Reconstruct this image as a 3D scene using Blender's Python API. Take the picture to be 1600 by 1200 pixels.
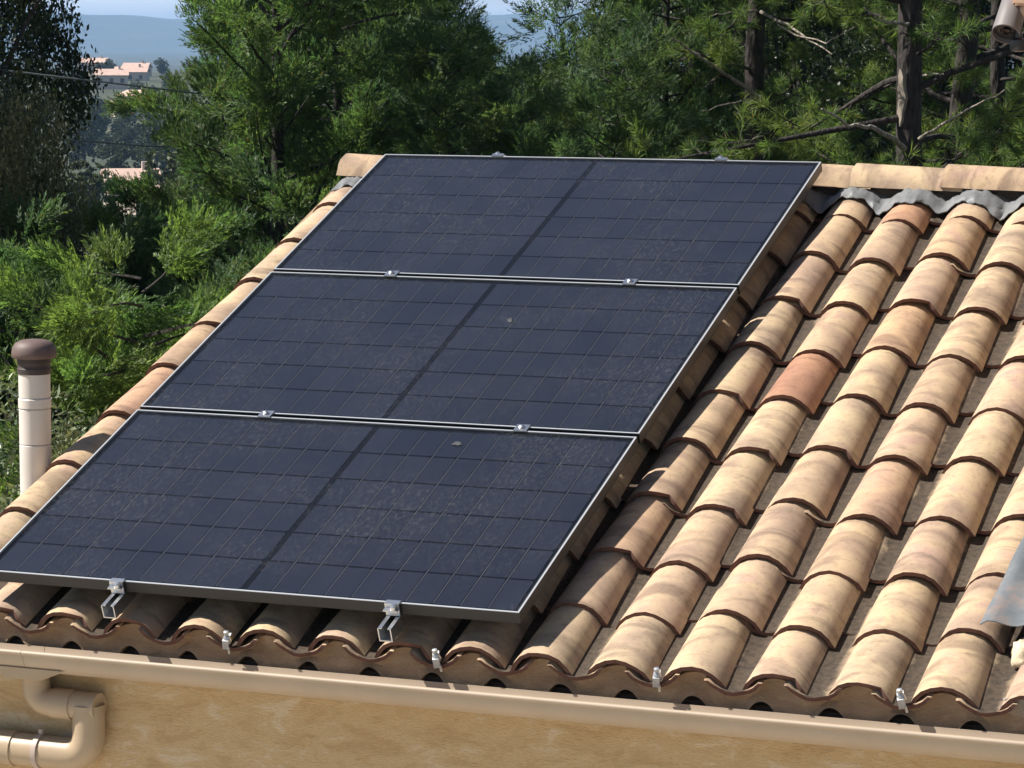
import bpy, bmesh, math, random
import numpy as np
from mathutils import Matrix, Vector, Euler

random.seed(7)
rng = np.random.default_rng(11)
R = math.radians
scene = bpy.context.scene
COL = scene.collection
for o in list(bpy.data.objects):
    bpy.data.objects.remove(o, do_unlink=True)

# ------------------------------------------------------------------ camera
RWC = np.array([[0.92572476, 0.37821, 0.0024], [0.0450705, -0.1041, -0.9935], [-0.37550276, 0.9199, -0.1135]])
CAM = Vector((4.8674, -10.6159, 4.6367))
FPX = 4690.93
fwd = Vector(RWC[2]).normalized()
down = Vector(RWC[1]); down = (down - fwd * down.dot(fwd)).normalized()
right = down.cross(fwd).normalized()
cam_data = bpy.data.cameras.new('camera')
cam_data.sensor_width = 36.0
cam_data.lens = FPX / 1600.0 * 36.0
cam_data.clip_start = 0.1
cam_data.clip_end = 60000.0
cam = bpy.data.objects.new('camera', cam_data)
COL.objects.link(cam)
cam.matrix_world = Matrix(((right.x, -down.x, -fwd.x, CAM.x), (right.y, -down.y, -fwd.y, CAM.y),
                           (right.z, -down.z, -fwd.z, CAM.z), (0, 0, 0, 1)))
scene.camera = cam

# ------------------------------------------------------------------ sky and sun
SUN = Vector((-0.79, -0.25, 0.96)).normalized()      # direction towards the sun
world = bpy.data.worlds.new('World')
scene.world = world
world.use_nodes = True
wn = world.node_tree.nodes
sky = wn.new('ShaderNodeTexSky')
sky.sky_type = 'NISHITA'
sky.sun_disc = False
sky.sun_elevation = math.asin(SUN.z)
sky.sun_rotation = math.atan2(SUN.x, SUN.y)
sky.air_density = 1.0
sky.dust_density = 0.4
sky.ozone_density = 1.5
bg = wn['Background']
bg.inputs['Strength'].default_value = 0.05
# bright broken cloud low over the horizon, all the way round
wl = world.node_tree.links
wtc = wn.new('ShaderNodeTexCoord')
wsep = wn.new('ShaderNodeSeparateXYZ'); wl.new(wtc.outputs['Generated'], wsep.inputs[0])
wmr = wn.new('ShaderNodeMapRange'); wmr.interpolation_type = 'SMOOTHSTEP'
wmr.inputs['From Min'].default_value = 0.16; wmr.inputs['From Max'].default_value = 0.02
wl.new(wsep.outputs[2], wmr.inputs['Value'])
wmp = wn.new('ShaderNodeMapping'); wmp.inputs['Scale'].default_value = (9, 9, 38); wl.new(wtc.outputs['Generated'], wmp.inputs[0])
wnz = wn.new('ShaderNodeTexNoise'); wnz.inputs['Scale'].default_value = 1.0; wnz.inputs['Detail'].default_value = 6.0; wl.new(wmp.outputs[0], wnz.inputs['Vector'])
wcr = wn.new('ShaderNodeMapRange'); wcr.inputs['From Min'].default_value = 0.36; wcr.inputs['From Max'].default_value = 0.60; wl.new(wnz.outputs[0], wcr.inputs['Value'])
wmul = wn.new('ShaderNodeMath'); wmul.operation = 'MULTIPLY'; wl.new(wmr.outputs[0], wmul.inputs[0]); wl.new(wcr.outputs[0], wmul.inputs[1])
wmix = wn.new('ShaderNodeMix'); wmix.data_type = 'RGBA'; wl.new(wmul.outputs[0], wmix.inputs[0]); wl.new(sky.outputs[0], wmix.inputs[6])
wmix.inputs[7].default_value = (15.0, 15.6, 16.4, 1)
wl.new(wmix.outputs[2], bg.inputs[0])
sun_data = bpy.data.lights.new('sun', 'SUN')
sun_data.energy = 5.0
sun_data.angle = R(0.53)
sun_data.color = (1.0, 0.95, 0.87)
sun = bpy.data.objects.new('sun', sun_data)
COL.objects.link(sun)
sun.rotation_euler = SUN.to_track_quat('Z', 'Y').to_euler()
scene.view_settings.view_transform = 'Standard'
scene.view_settings.look = 'None'
scene.view_settings.gamma = 1.0
scene.view_settings.exposure = 0.78
scene.cycles.volume_bounces = 0
scene.cycles.max_bounces = 6
scene.cycles.diffuse_bounces = 3
scene.cycles.glossy_bounces = 3
scene.cycles.transparent_max_bounces = 24

# ------------------------------------------------------------------ helpers
WM = {}


def tag(o, label=None, cat=None, group=None, kind=None):
    if label: o['label'] = label
    if cat: o['category'] = cat
    if group: o['group'] = group
    if kind: o['kind'] = kind
    return o


def thing(name, label, cat, M=None, group=None):
    o = bpy.data.objects.new(name, None)
    o.empty_display_size = 0.2
    COL.objects.link(o)
    M = M or Matrix()
    o.matrix_world = M
    WM[o] = M.copy()
    return tag(o, label, cat, group)


def link(name, me, parent=None, M=None, mat=None):
    """One mesh object; M is its world matrix."""
    o = bpy.data.objects.new(name, me)
    COL.objects.link(o)
    M = M or Matrix()
    WM[o] = M.copy()
    if parent is not None:
        o.parent = parent
        o.matrix_basis = WM[parent].inverted() @ M
    else:
        o.matrix_basis = M
    if mat is not None and len(me.materials) == 0:
        me.materials.append(mat)
    return o


def T(x, y, z): return Matrix.Translation((x, y, z))


def mesh(name, verts, faces, mat=None, smooth=None):
    me = bpy.data.meshes.new(name)
    me.from_pydata([tuple(v) for v in verts], [], [tuple(f) for f in faces])
    bm = bmesh.new(); bm.from_mesh(me)
    bmesh.ops.recalc_face_normals(bm, faces=bm.faces)
    bm.to_mesh(me); bm.free()
    if smooth is not None:
        me.polygons.foreach_set('use_smooth', [True] * len(me.polygons))
        me.set_sharp_from_angle(angle=R(smooth))
    if mat: me.materials.append(mat)
    me.update()
    return me


class MB:
    def __init__(s): s.v = []; s.f = []
    def add(s, v, f):
        n = len(s.v); s.v += [tuple(p) for p in v]; s.f += [tuple(i + n for i in q) for q in f]; return s
    def box(s, x0, x1, y0, y1, z0, z1, M=None):
        v = [Vector((x, y, z)) for z in (z0, z1) for y in (y0, y1) for x in (x0, x1)]
        if M: v = [M @ p for p in v]
        return s.add(v, [(0, 2, 3, 1), (4, 5, 7, 6), (0, 1, 5, 4), (2, 6, 7, 3), (0, 4, 6, 2), (1, 3, 7, 5)])
    def tube(s, pts, radii, seg=10, cap=True):
        pts = [Vector(p) for p in pts]
        if not hasattr(radii, '__len__'): radii = [radii] * len(pts)
        prev = None; rings = []
        for i, p in enumerate(pts):
            t = (pts[min(i + 1, len(pts) - 1)] - pts[max(i - 1, 0)]).normalized()
            if prev is None:
                a = t.orthogonal().normalized()
            else:
                a = (prev - t * prev.dot(t)).normalized()
            prev = a; b = t.cross(a)
            rings.append([p + (a * math.cos(k * 2 * math.pi / seg) + b * math.sin(k * 2 * math.pi / seg)) * radii[i] for k in range(seg)])
        v = [q for r_ in rings for q in r_]; f = []
        for i in range(len(pts) - 1):
            for k in range(seg):
                k2 = (k + 1) % seg
                f.append((i * seg + k, i * seg + k2, (i + 1) * seg + k2, (i + 1) * seg + k))
        if cap:
            f.append(tuple(range(seg))); f.append(tuple((len(pts) - 1) * seg + k for k in range(seg)))
        return s.add(v, f)
    def lathe(s, prof, seg=20, c=(0, 0, 0), M=None):
        v = []; f = []
        for r_, z in prof:
            for k in range(seg):
                a = 2 * math.pi * k / seg
                p = Vector((c[0] + r_ * math.cos(a), c[1] + r_ * math.sin(a), c[2] + z))
                v.append(M @ p if M else p)
        for i in range(len(prof) - 1):
            for k in range(seg):
                k2 = (k + 1) % seg
                f.append((i * seg + k, i * seg + k2, (i + 1) * seg + k2, (i + 1) * seg + k))
        f.append(tuple(range(seg))); f.append(tuple((len(prof) - 1) * seg + k for k in range(seg)))
        return s.add(v, f)
    def extrude(s, prof, x0, x1, axis=0):
        """closed profile of (y,z) points swept along x."""
        n = len(prof)
        v = [(x0, y, z) for y, z in prof] + [(x1, y, z) for y, z in prof]
        f = [(i, (i + 1) % n, n + (i + 1) % n, n + i) for i in range(n)] + [tuple(range(n)), tuple(n + i for i in range(n))]
        return s.add(v, f)
    def mesh(s, name, mat=None, smooth=None): return mesh(name, s.v, s.f, mat, smooth)


def bevel(me, w=0.003, seg=1):
    bm = bmesh.new(); bm.from_mesh(me)
    bmesh.ops.bevel(bm, geom=list(bm.edges), offset=w, segments=seg, affect='EDGES', clamp_overlap=True)
    bm.to_mesh(me); bm.free(); return me


# ------------------------------------------------------------------ materials
def newmat(name):
    m = bpy.data.materials.new(name); m.use_nodes = True
    return m, m.node_tree.nodes, m.node_tree.links, m.node_tree.nodes['Principled BSDF']


def node(nodes, typ, **kw):
    n = nodes.new(typ)
    for k, v in kw.items():
        if k.startswith('i_'): n.inputs[k[2:].replace('_', ' ')].default_value = v
        else: setattr(n, k, v)
    return n


def ramp(nodes, links, src, stops):
    r_ = nodes.new('ShaderNodeValToRGB')
    el = r_.color_ramp.elements
    while len(el) < len(stops): el.new(0.5)
    for e, (p, c) in zip(el, stops):
        e.position = p; e.color = (c[0], c[1], c[2], 1) if hasattr(c, '__len__') else (c, c, c, 1)
    links.new(src, r_.inputs[0])
    return r_


def mixc(nodes, links, fac, a, b, blend='MIX'):
    m = nodes.new('ShaderNodeMix'); m.data_type = 'RGBA'; m.blend_type = blend
    for s, val in ((m.inputs[0], fac), (m.inputs[6], a), (m.inputs[7], b)):
        if hasattr(val, 'links') or isinstance(val, bpy.types.NodeSocket): links.new(val, s)
        elif hasattr(val, '__len__'): s.default_value = (*val, 1)
        else: s.default_value = val
    return m.outputs[2]


def bumpit(nodes, links, bsdf, h, strength=0.3, dist=0.005):
    b = nodes.new('ShaderNodeBump'); b.inputs['Strength'].default_value = strength
    b.inputs['Distance'].default_value = dist
    links.new(h, b.inputs['Height']); links.new(b.outputs[0], bsdf.inputs['Normal'])


def plain(name, col, rough=0.6, metal=0.0, var=0.0, scale=20.0, bump=0.0, spec=0.5):
    m, n, l, b = newmat(name)
    b.inputs['Base Color'].default_value = (*col, 1); b.inputs['Roughness'].default_value = rough
    b.inputs['Metallic'].default_value = metal; b.inputs['Specular IOR Level'].default_value = spec
    if var or bump:
        tc = n.new('ShaderNodeTexCoord')
        nz = node(n, 'ShaderNodeTexNoise', i_Scale=scale, i_Detail=6.0, i_Roughness=0.65)
        l.new(tc.outputs['Object'], nz.inputs['Vector'])
        if var:
            a = [max(0, c * (1 - var)) for c in col]; c2 = [min(1, c * (1 + var)) for c in col]
            r_ = ramp(n, l, nz.outputs[0], [(0.3, a), (0.7, c2)])
            l.new(r_.outputs[0], b.inputs['Base Color'])
        if bump: bumpit(n, l, b, nz.outputs[0], bump)
    return m


def tile_material(name='terracotta', pans=False):
    m, n, l, b = newmat(name)
    tc = n.new('ShaderNodeTexCoord'); oi = n.new('ShaderNodeObjectInfo')
    off = node(n, 'ShaderNodeVectorMath', operation='SCALE'); 
    comb = n.new('ShaderNodeCombineXYZ')
    for k in range(3): l.new(oi.outputs['Random'], comb.inputs[k])
    l.new(comb.outputs[0], off.inputs[0]); off.inputs['Scale'].default_value = 37.0
    add = node(n, 'ShaderNodeVectorMath', operation='ADD')
    l.new(tc.outputs['Object'], add.inputs[0]); l.new(off.outputs[0], add.inputs[1])
    # slow body colour
    n1 = node(n, 'ShaderNodeTexNoise', i_Scale=5.5, i_Detail=3.0, i_Roughness=0.5, i_Distortion=0.6)
    l.new(add.outputs[0], n1.inputs['Vector'])
    body = ramp(n, l, n1.outputs[0], [(0.32, (0.355, 0.262, 0.190)), (0.46, (0.455, 0.340, 0.230)), (0.57, (0.525, 0.400, 0.255)), (0.70, (0.455, 0.322, 0.240))])
    # smoky flame bands across the tile
    mp = node(n, 'ShaderNodeMapping'); mp.inputs['Scale'].default_value = (3.0, 9.0, 3.0)
    l.new(add.outputs[0], mp.inputs['Vector'])
    n2 = node(n, 'ShaderNodeTexNoise', i_Scale=1.0, i_Detail=4.0, i_Roughness=0.55, i_Distortion=1.3)
    l.new(mp.outputs[0], n2.inputs['Vector'])
    sm = ramp(n, l, n2.outputs[0], [(0.50, 0.0), (0.67, 0.78)])
    c = mixc(n, l, sm.outputs[0], body.outputs[0], (0.225, 0.165, 0.12))
    # per-tile tint: some rosy, a few brick red
    tint = ramp(n, l, oi.outputs['Random'], [(0.0, (1.0, 1.0, 1.0)), (0.35, (1.05, 1.02, 0.97)), (0.5, (0.98, 0.93, 0.97)), (0.75, (0.91, 0.87, 0.87)), (0.9, (1.03, 1.0, 0.98)), (1.0, (0.93, 0.84, 0.80))])
    tint.color_ramp.interpolation = 'LINEAR'
    c = mixc(n, l, 1.0, c, tint.outputs[0], 'MULTIPLY')
    c = mixc(n, l, 1.0, c, oi.outputs['Color'], 'MULTIPLY')      # a few overfired or rosier tiles
    # fine dirt and lichen specks
    n3 = node(n, 'ShaderNodeTexNoise', i_Scale=60.0, i_Detail=5.0, i_Roughness=0.7)
    l.new(add.outputs[0], n3.inputs['Vector'])
    sp = ramp(n, l, n3.outputs[0], [(0.34, (0.82, 0.80, 0.78)), (0.48, (1, 1, 1)), (0.62, (1, 1, 1)), (0.75, (1.06, 1.05, 1.04))])
    c = mixc(n, l, 1.0, c, sp.outputs[0], 'MULTIPLY')
    n4 = node(n, 'ShaderNodeTexNoise', i_Scale=26.0, i_Detail=2.0)
    l.new(add.outputs[0], n4.inputs['Vector'])
    li = ramp(n, l, n4.outputs[0], [(0.72, 0.0), (0.78, 0.30)])
    c = mixc(n, l, li.outputs[0], c, (0.19, 0.17, 0.13))
    if pans:   # trough tiles: grime plus valley shade put into the colour
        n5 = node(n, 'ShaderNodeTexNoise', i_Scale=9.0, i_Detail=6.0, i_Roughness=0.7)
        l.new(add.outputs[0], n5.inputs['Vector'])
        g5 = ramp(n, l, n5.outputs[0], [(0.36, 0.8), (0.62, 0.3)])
        # a run of painted trough shadow and grime, ragged at its edges
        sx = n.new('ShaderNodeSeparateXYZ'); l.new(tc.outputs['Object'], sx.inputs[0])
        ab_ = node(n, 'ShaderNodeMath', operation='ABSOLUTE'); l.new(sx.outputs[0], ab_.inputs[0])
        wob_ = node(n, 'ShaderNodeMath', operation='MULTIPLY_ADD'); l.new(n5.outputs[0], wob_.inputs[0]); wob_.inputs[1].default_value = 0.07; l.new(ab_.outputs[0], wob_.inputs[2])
        shade_run = ramp(n, l, wob_.outputs[0], [(0.060, 0.96), (0.090, 0.08)])
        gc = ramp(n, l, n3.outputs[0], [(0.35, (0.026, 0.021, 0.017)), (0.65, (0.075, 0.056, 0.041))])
        c = mixc(n, l, shade_run.outputs[0], c, gc.outputs[0])
    l.new(c, b.inputs['Base Color'])
    b.inputs['Roughness'].default_value = 0.86
    b.inputs['Specular IOR Level'].default_value = 0.25
    bumpit(n, l, b, n3.outputs[0], 0.35, 0.003)
    return m


def stucco_material(name, c1, c2, c3):
    m, n, l, b = newmat(name)
    tc = n.new('ShaderNodeTexCoord')
    mp = node(n, 'ShaderNodeMapping'); mp.inputs['Scale'].default_value = (1.0, 1.0, 2.6)
    mp.inputs['Rotation'].default_value = (0, R(8), 0)
    l.new(tc.outputs['Object'], mp.inputs['Vector'])
    n1 = node(n, 'ShaderNodeTexNoise', i_Scale=7.0, i_Detail=5.0, i_Roughness=0.6, i_Distortion=0.8)
    l.new(mp.outputs[0], n1.inputs['Vector'])
    r1 = ramp(n, l, n1.outputs[0], [(0.36, c1), (0.48, c2), (0.54, c2), (0.63, c3)])
    n2 = node(n, 'ShaderNodeTexNoise', i_Scale=90.0, i_Detail=6.0, i_Roughness=0.7)
    l.new(mp.outputs[0], n2.inputs['Vector'])
    r2 = ramp(n, l, n2.outputs[0], [(0.3, 0.88), (0.7, 1.08)])
    l.new(mixc(n, l, 1.0, r1.outputs[0], r2.outputs[0], 'MULTIPLY'), b.inputs['Base Color'])
    b.inputs['Roughness'].default_value = 0.92
    ad = node(n, 'ShaderNodeMath', operation='ADD'); l.new(n2.outputs[0], ad.inputs[0]); l.new(r1.outputs[0], ad.inputs[1])
    bumpit(n, l, b, ad.outputs[0], 0.8, 0.006)
    return m


def leaf_material(name, dark, light, trans=0.35, rough=0.55, dry=None, spec=0.3):
    m, n, l, b = newmat(name)
    ge = n.new('ShaderNodeNewGeometry')
    stops = [(0.0, dark), (0.6, light), (0.93, [c * 1.25 for c in light])]
    if dry: stops += [(0.982, dry), (1.0, dry)]
    r_ = ramp(n, l, ge.outputs['Random Per Island'], stops)
    tc = n.new('ShaderNodeTexCoord')
    nz = node(n, 'ShaderNodeTexNoise', i_Scale=1.6, i_Detail=2.0)
    l.new(tc.outputs['Object'], nz.inputs['Vector'])
    r2 = ramp(n, l, nz.outputs[0], [(0.35, (0.80, 0.90, 0.98)), (0.65, (1.22, 1.10, 0.90))])
    c = mixc(n, l, 1.0, r_.outputs[0], r2.outputs[0], 'MULTIPLY')
    l.new(c, b.inputs['Base Color'])
    b.inputs['Roughness'].default_value = rough
    b.inputs['Specular IOR Level'].default_value = spec
    tr = n.new('ShaderNodeBsdfTranslucent')
    c2 = mixc(n, l, 1.0, c, (1.25, 1.35, 0.75), 'MULTIPLY')
    l.new(c2, tr.inputs['Color'])
    mx = n.new('ShaderNodeMixShader'); mx.inputs[0].default_value = trans
    l.new(b.outputs[0], mx.inputs[1]); l.new(tr.outputs[0], mx.inputs[2])
    l.new(mx.outputs[0], n['Material Output'].inputs[0])
    return m


def bark_material(name, c1, c2, scale=10.0):
    m, n, l, b = newmat(name)
    tc = n.new('ShaderNodeTexCoord')
    mp = node(n, 'ShaderNodeMapping'); mp.inputs['Scale'].default_value = (1.0, 1.0, 0.35)
    l.new(tc.outputs['Object'], mp.inputs['Vector'])
    v = node(n, 'ShaderNodeTexVoronoi', i_Scale=scale * 2.2)
    l.new(mp.outputs[0], v.inputs['Vector'])
    nz = node(n, 'ShaderNodeTexNoise', i_Scale=scale, i_Detail=6.0, i_Roughness=0.7)
    l.new(mp.outputs[0], nz.inputs['Vector'])
    ad = node(n, 'ShaderNodeMath', operation='MULTIPLY'); l.new(v.outputs[0], ad.inputs[0]); l.new(nz.outputs[0], ad.inputs[1])
    r_ = ramp(n, l, ad.outputs[0], [(0.05, c2), (0.3, c1)])
    l.new(r_.outputs[0], b.inputs['Base Color']); b.inputs['Roughness'].default_value = 0.9
    bumpit(n, l, b, ad.outputs[0], 0.9, 0.03)
    return m


M_TILE = tile_material()
M_PAN = tile_material('shaded_stained_terracotta', True)
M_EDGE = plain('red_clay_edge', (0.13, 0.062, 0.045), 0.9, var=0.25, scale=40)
M_MORTAR = stucco_material('eave_mortar', (0.29, 0.20, 0.125), (0.36, 0.25, 0.155), (0.42, 0.30, 0.195))
M_WALL = stucco_material('ochre_render', (0.53, 0.355, 0.175), (0.60, 0.425, 0.225), (0.66, 0.515, 0.33))
M_GUTTER = plain('sand_pvc', (0.42, 0.330, 0.240), 0.5, var=0.06, scale=6.0)
M_PIPE = plain('sand_pvc_pipe', (0.42, 0.315, 0.205), 0.45, var=0.08, scale=8.0)
M_DECK = plain('fibre_cement', (0.07, 0.055, 0.045), 0.95, var=0.3, scale=9)
M_ZINC = plain('grey_flashing', (0.165, 0.170, 0.175), 0.55, var=0.22, scale=26, bump=0.5)
M_ALU = plain('aluminium', (0.62, 0.63, 0.65), 0.35, metal=1.0)
M_GALV = plain('galvanised_steel', (0.50, 0.52, 0.54), 0.5, metal=0.85, var=0.15, scale=60)
M_BLACK = plain('black_anodised', (0.018, 0.019, 0.022), 0.4, spec=0.5)
M_LIP = plain('bright_anodised_edge', (0.47, 0.49, 0.52), 0.35, metal=0.25)
M_BACK = plain('black_backsheet', (0.003, 0.003, 0.005), 0.8, spec=0.05)
M_RIB = plain('tinned_ribbon', (0.13, 0.14, 0.17), 0.5, metal=0.3)
M_FLUE = plain('cream_flue', (0.66, 0.60, 0.54), 0.5, var=0.08, scale=7)
M_COWL = plain('brown_cowl', (0.13, 0.085, 0.075), 0.6, var=0.15, scale=12)
M_DROP = plain('dropping', (0.055, 0.058, 0.062), 0.9, var=0.5, scale=120)

# ------------------------------------------------------------------ the roof frame
PITCH = R(21.5)
CP, SP = math.cos(PITCH), math.sin(PITCH)
O = Vector((0, 0, 4.2))
M_ROOF = Matrix.Translation(O) @ Matrix.Rotation(PITCH, 4, 'X')   # local x = along eave, y = up the slope, z = normal


def roof(u, v, d): return M_ROOF @ Vector((u, -v, d))


def at(px, py, D):
    """world point at depth D metres along the view axis."""
    return CAM + (right * ((px - 800) / FPX) + down * ((py - 600) / FPX) + fwd) * D


# ------------------------------------------------------------------ ground
def gz(r):
    pts = [(0, 0), (32, 0), (60, -1.5), (120, -5), (220, -10.5), (330, -13.8), (500, -14.5), (700, -13.0), (850, -7.5), (1000, -6.0), (1600, -16), (4000, -26), (40000, -30)]
    for (a, za), (b, zb) in zip(pts, pts[1:]):
        if r <= b:
            t = (r - a) / (b - a); t = t * t * (3 - 2 * t)
            return za + (zb - za) * t
    return pts[-1][1]


gm, gn, gl, gb = newmat('dry_ground')
tc = gn.new('ShaderNodeTexCoord')
na = node(gn, 'ShaderNodeTexNoise', i_Scale=0.02, i_Detail=8.0, i_Roughness=0.65)
nb_ = node(gn, 'ShaderNodeTexNoise', i_Scale=1.7, i_Detail=8.0, i_Roughness=0.7)
gl.new(tc.outputs['Object'], na.inputs[0]); gl.new(tc.outputs['Object'], nb_.inputs[0])
ra = ramp(gn, gl, na.outputs[0], [(0.40, (0.030, 0.042, 0.020)), (0.54, (0.050, 0.060, 0.028)), (0.68, (0.15, 0.125, 0.08))])
rb = ramp(gn, gl, nb_.outputs[0], [(0.3, 0.6), (0.7, 1.25)])
gl.new(mixc(gn, gl, 1.0, ra.outputs[0], rb.outputs[0], 'MULTIPLY'), gb.inputs[0])
gb.inputs['Roughness'].default_value = 0.95
rings = [0.0, 4, 8, 12, 16, 20, 26, 32, 40, 50, 60, 75, 95, 120, 150, 185, 220, 270, 330, 400, 500, 600, 700, 770, 850, 920, 1000, 1200, 1600, 2200, 3000, 4000, 6000, 9000, 14000, 22000]
SEG = 96
v = [(CAM.x, CAM.y, 0)]
f = []
for i, r_ in enumerate(rings[1:]):
    for k in range(SEG):
        a = 2 * math.pi * k / SEG
        bumpy = 0.0 if r_ < 32 else min(r_ * 0.0025, 2.0) * math.sin(5 * a + r_ * 0.013) * 0.5
        v.append((CAM.x + r_ * math.sin(a), CAM.y + r_ * math.cos(a), gz(r_) + bumpy))
for k in range(SEG): f.append((0, 1 + (k + 1) % SEG, 1 + k))
for i in range(len(rings) - 2):
    for k in range(SEG):
        k2 = (k + 1) % SEG
        f.append((1 + i * SEG + k, 1 + i * SEG + k2, 1 + (i + 1) * SEG + k2, 1 + (i + 1) * SEG + k))
tag(link('ground', mesh('ground', v, f, gm, 40)), 'dry grassy ground sloping away into the valley', kind='structure')

# far hills: a real ridge of land about 9 km off
hm, hn, hl, hb = newmat('wooded_hill')
tc = hn.new('ShaderNodeTexCoord')
nz = node(hn, 'ShaderNodeTexNoise', i_Scale=0.004, i_Detail=9.0, i_Roughness=0.7)
hl.new(tc.outputs['Object'], nz.inputs[0])
r_ = ramp(hn, hl, nz.outputs[0], [(0.42, (0.035, 0.05, 0.03)), (0.6, (0.07, 0.085, 0.05)), (0.70, (0.20, 0.18, 0.14))])
hl.new(r_.outputs[0], hb.inputs[0]); hb.inputs['Roughness'].default_value = 1.0
v, f = [], []
NA, NR = 420, 14
for j in range(NR):
    t = j / (NR - 1)
    rr = 7200 + 3600 * t
    for i in range(NA):
        a = R(-75 + 105 * i / (NA - 1))
        crest = 58 + 36 * math.sin(a * 9.0 + 5.02) + 4 * math.sin(a * 23 + 1.0) + 12 * math.sin(a * 72 + 2.52) + 3 * math.sin(a * 230)
        prof = math.sin(min(t / 0.62, 1.0) * math.pi / 2) ** 1.3 if t < 0.62 else math.cos((t - 0.62) / 0.38 * math.pi / 2)
        z = -32 + (crest + 36) * prof + 5 * math.sin(a * 130 + j * 1.7) * prof * (1 - prof)
        v.append((CAM.x + rr * math.sin(a), CAM.y + rr * math.cos(a), z))
for j in range(NR - 1):
    for i in range(NA - 1):
        f.append((j * NA + i, j * NA + i + 1, (j + 1) * NA + i + 1, (j + 1) * NA + i))
tag(link('hills', mesh('hills', v, f, hm, 60)), 'long blue wooded hills on the horizon', kind='structure')

# ------------------------------------------------------------------ the tiled building
XL, XR = -0.21, 3.36           # gable wall faces
YF, YB = -2.9055, 3.15          # front and back walls
bld = thing('tiled_outbuilding', 'low ochre rendered building with sand coloured barrel tile roof', 'building', T(1.6, 0, 0))
YR = 0.13                      # ridge line


def roof_z(y, d): return O.z + y * math.tan(PITCH) + d / CP if y <= YR else O.z + YR * math.tan(PITCH) + d / CP - (y - YR) * math.tan(PITCH)


wb = MB()
th = 0.2
wb.box(XL + 0.003, XR, YF, YF + th, 0, 2.79)
wb.box(XL, XR, YB - th, YB, 0, roof_z(YB, -0.26))
for x0, x1 in ((XL, XL + th), (XR - th, XR)):
    ys = [YF + th + 0.002, YR, YB - th - 0.002]
    prof = [(ys[0], 0), (ys[2], 0), (ys[2], roof_z(ys[2], -0.26)), (ys[1], roof_z(ys[1], -0.26)), (ys[0], roof_z(ys[0], -0.26))]
    wb.extrude(prof, x0, x1)
link('wall', wb.mesh('wall', M_WALL), bld)
dk = MB()
dk.extrude([(YF + 0.03, roof_z(YF + 0.03, -0.25)), (YR, roof_z(YR, -0.25)), (YR, roof_z(YR, -0.225)), (YF + 0.03, roof_z(YF + 0.03, -0.225))], XL - 0.02, XR - 0.01)
link('roof_deck', dk.mesh('deck', M_DECK), bld)
dk = MB()
dk.extrude([(YR + 0.001, roof_z(YR, -0.25)), (YB + 0.15, roof_z(YB + 0.15, -0.25)), (YB + 0.15, roof_z(YB + 0.15, -0.12)), (YR + 0.001, roof_z(YR, -0.12))], XL - 0.02, XR - 0.01)
link('rear_roof_slope', dk.mesh('rear_slope', plain('rear_tiles', (0.5, 0.34, 0.2), 0.9, var=0.2)), bld)


def barrel(name, hw0, h0, hw1, h1, L, th=0.012, seg=8, wob=0.0, invert=False, chip=None):
    """tapered canal tile: end 0 at y=0, end 1 at y=L, springing line on z=0."""
    v = []; f = []
    stations = [0.0, 0.33, 0.66, 1.0]
    rr = random.Random(hash(name) % 1000)
    for si, t in enumerate(stations):
        hw = hw0 + (hw1 - hw0) * t; h = h0 + (h1 - h0) * t
        for lay in (0, 1):
            hw_, h_ = hw - lay * th, h - lay * th
            rad = (hw_ * hw_ + h_ * h_) / (2 * h_); ha = math.asin(min(1, hw_ / rad)) if h_ <= rad else math.pi - math.asin(hw_ / rad)
            for k in range(seg + 1):
                a = -ha + 2 * ha * k / seg
                x = rad * math.sin(a); z = rad * math.cos(a) - (rad - h_)
                y = t * L
                if si == 0: y += wob * math.sin(k * 1.9 + hw0 * 900)
                if wob: z += wob * 0.35 * math.sin(t * 5 + k * 0.8); x += wob * 0.5 * math.sin(t * 7 + 1)
                if chip and si == 0 and k in chip: y += 0.014
                v.append((x, y, -z if invert else z))
    n = seg + 1
    for s in range(len(stations) - 1):
        a0, a1 = s * 2 * n, (s + 1) * 2 * n
        for k in range(seg):
            f.append((a0 + k, a0 + k + 1, a1 + k + 1, a1 + k))
            f.append((a0 + n + k, a1 + n + k, a1 + n + k + 1, a0 + n + k + 1))
        f.append((a0, a1, a1 + n, a0 + n)); f.append((a0 + seg, a0 + n + seg, a1 + n + seg, a1 + seg))
    e = (len(stations) - 1) * 2 * n
    for k in range(seg):
        f.append((k, k + n, k + n + 1, k + 1)); f.append((e + k, e + k + 1, e + k + n + 1, e + k + n))
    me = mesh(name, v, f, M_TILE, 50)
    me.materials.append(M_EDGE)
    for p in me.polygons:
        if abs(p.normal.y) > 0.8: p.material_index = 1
    return me


COVERS = [barrel('cover_a', 0.0965, 0.067, 0.081, 0.057, 0.5, wob=0.0015),
          barrel('cover_b', 0.0945, 0.069, 0.079, 0.058, 0.5, wob=0.0025),
          barrel('cover_c', 0.0980, 0.065, 0.080, 0.056, 0.5, wob=0.002),
          barrel('cover_d', 0.0955, 0.067, 0.081, 0.057, 0.5, wob=0.002, chip=(6,))]
PANS = [barrel('pan_a', 0.080, 0.046, 0.094, 0.054, 0.5, wob=0.0015, invert=True),
        barrel('pan_b', 0.082, 0.045, 0.093, 0.052, 0.5, wob=0.003, invert=True)]
HALF = barrel('cover_short', 0.0895, 0.059, 0.084, 0.055, 0.19, wob=0.002)
PSHORT = barrel('pan_short', 0.080, 0.046, 0.086, 0.048, 0.19, wob=0.002, invert=True)
for me in PANS + [PSHORT]: me.materials[0] = M_PAN

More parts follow.
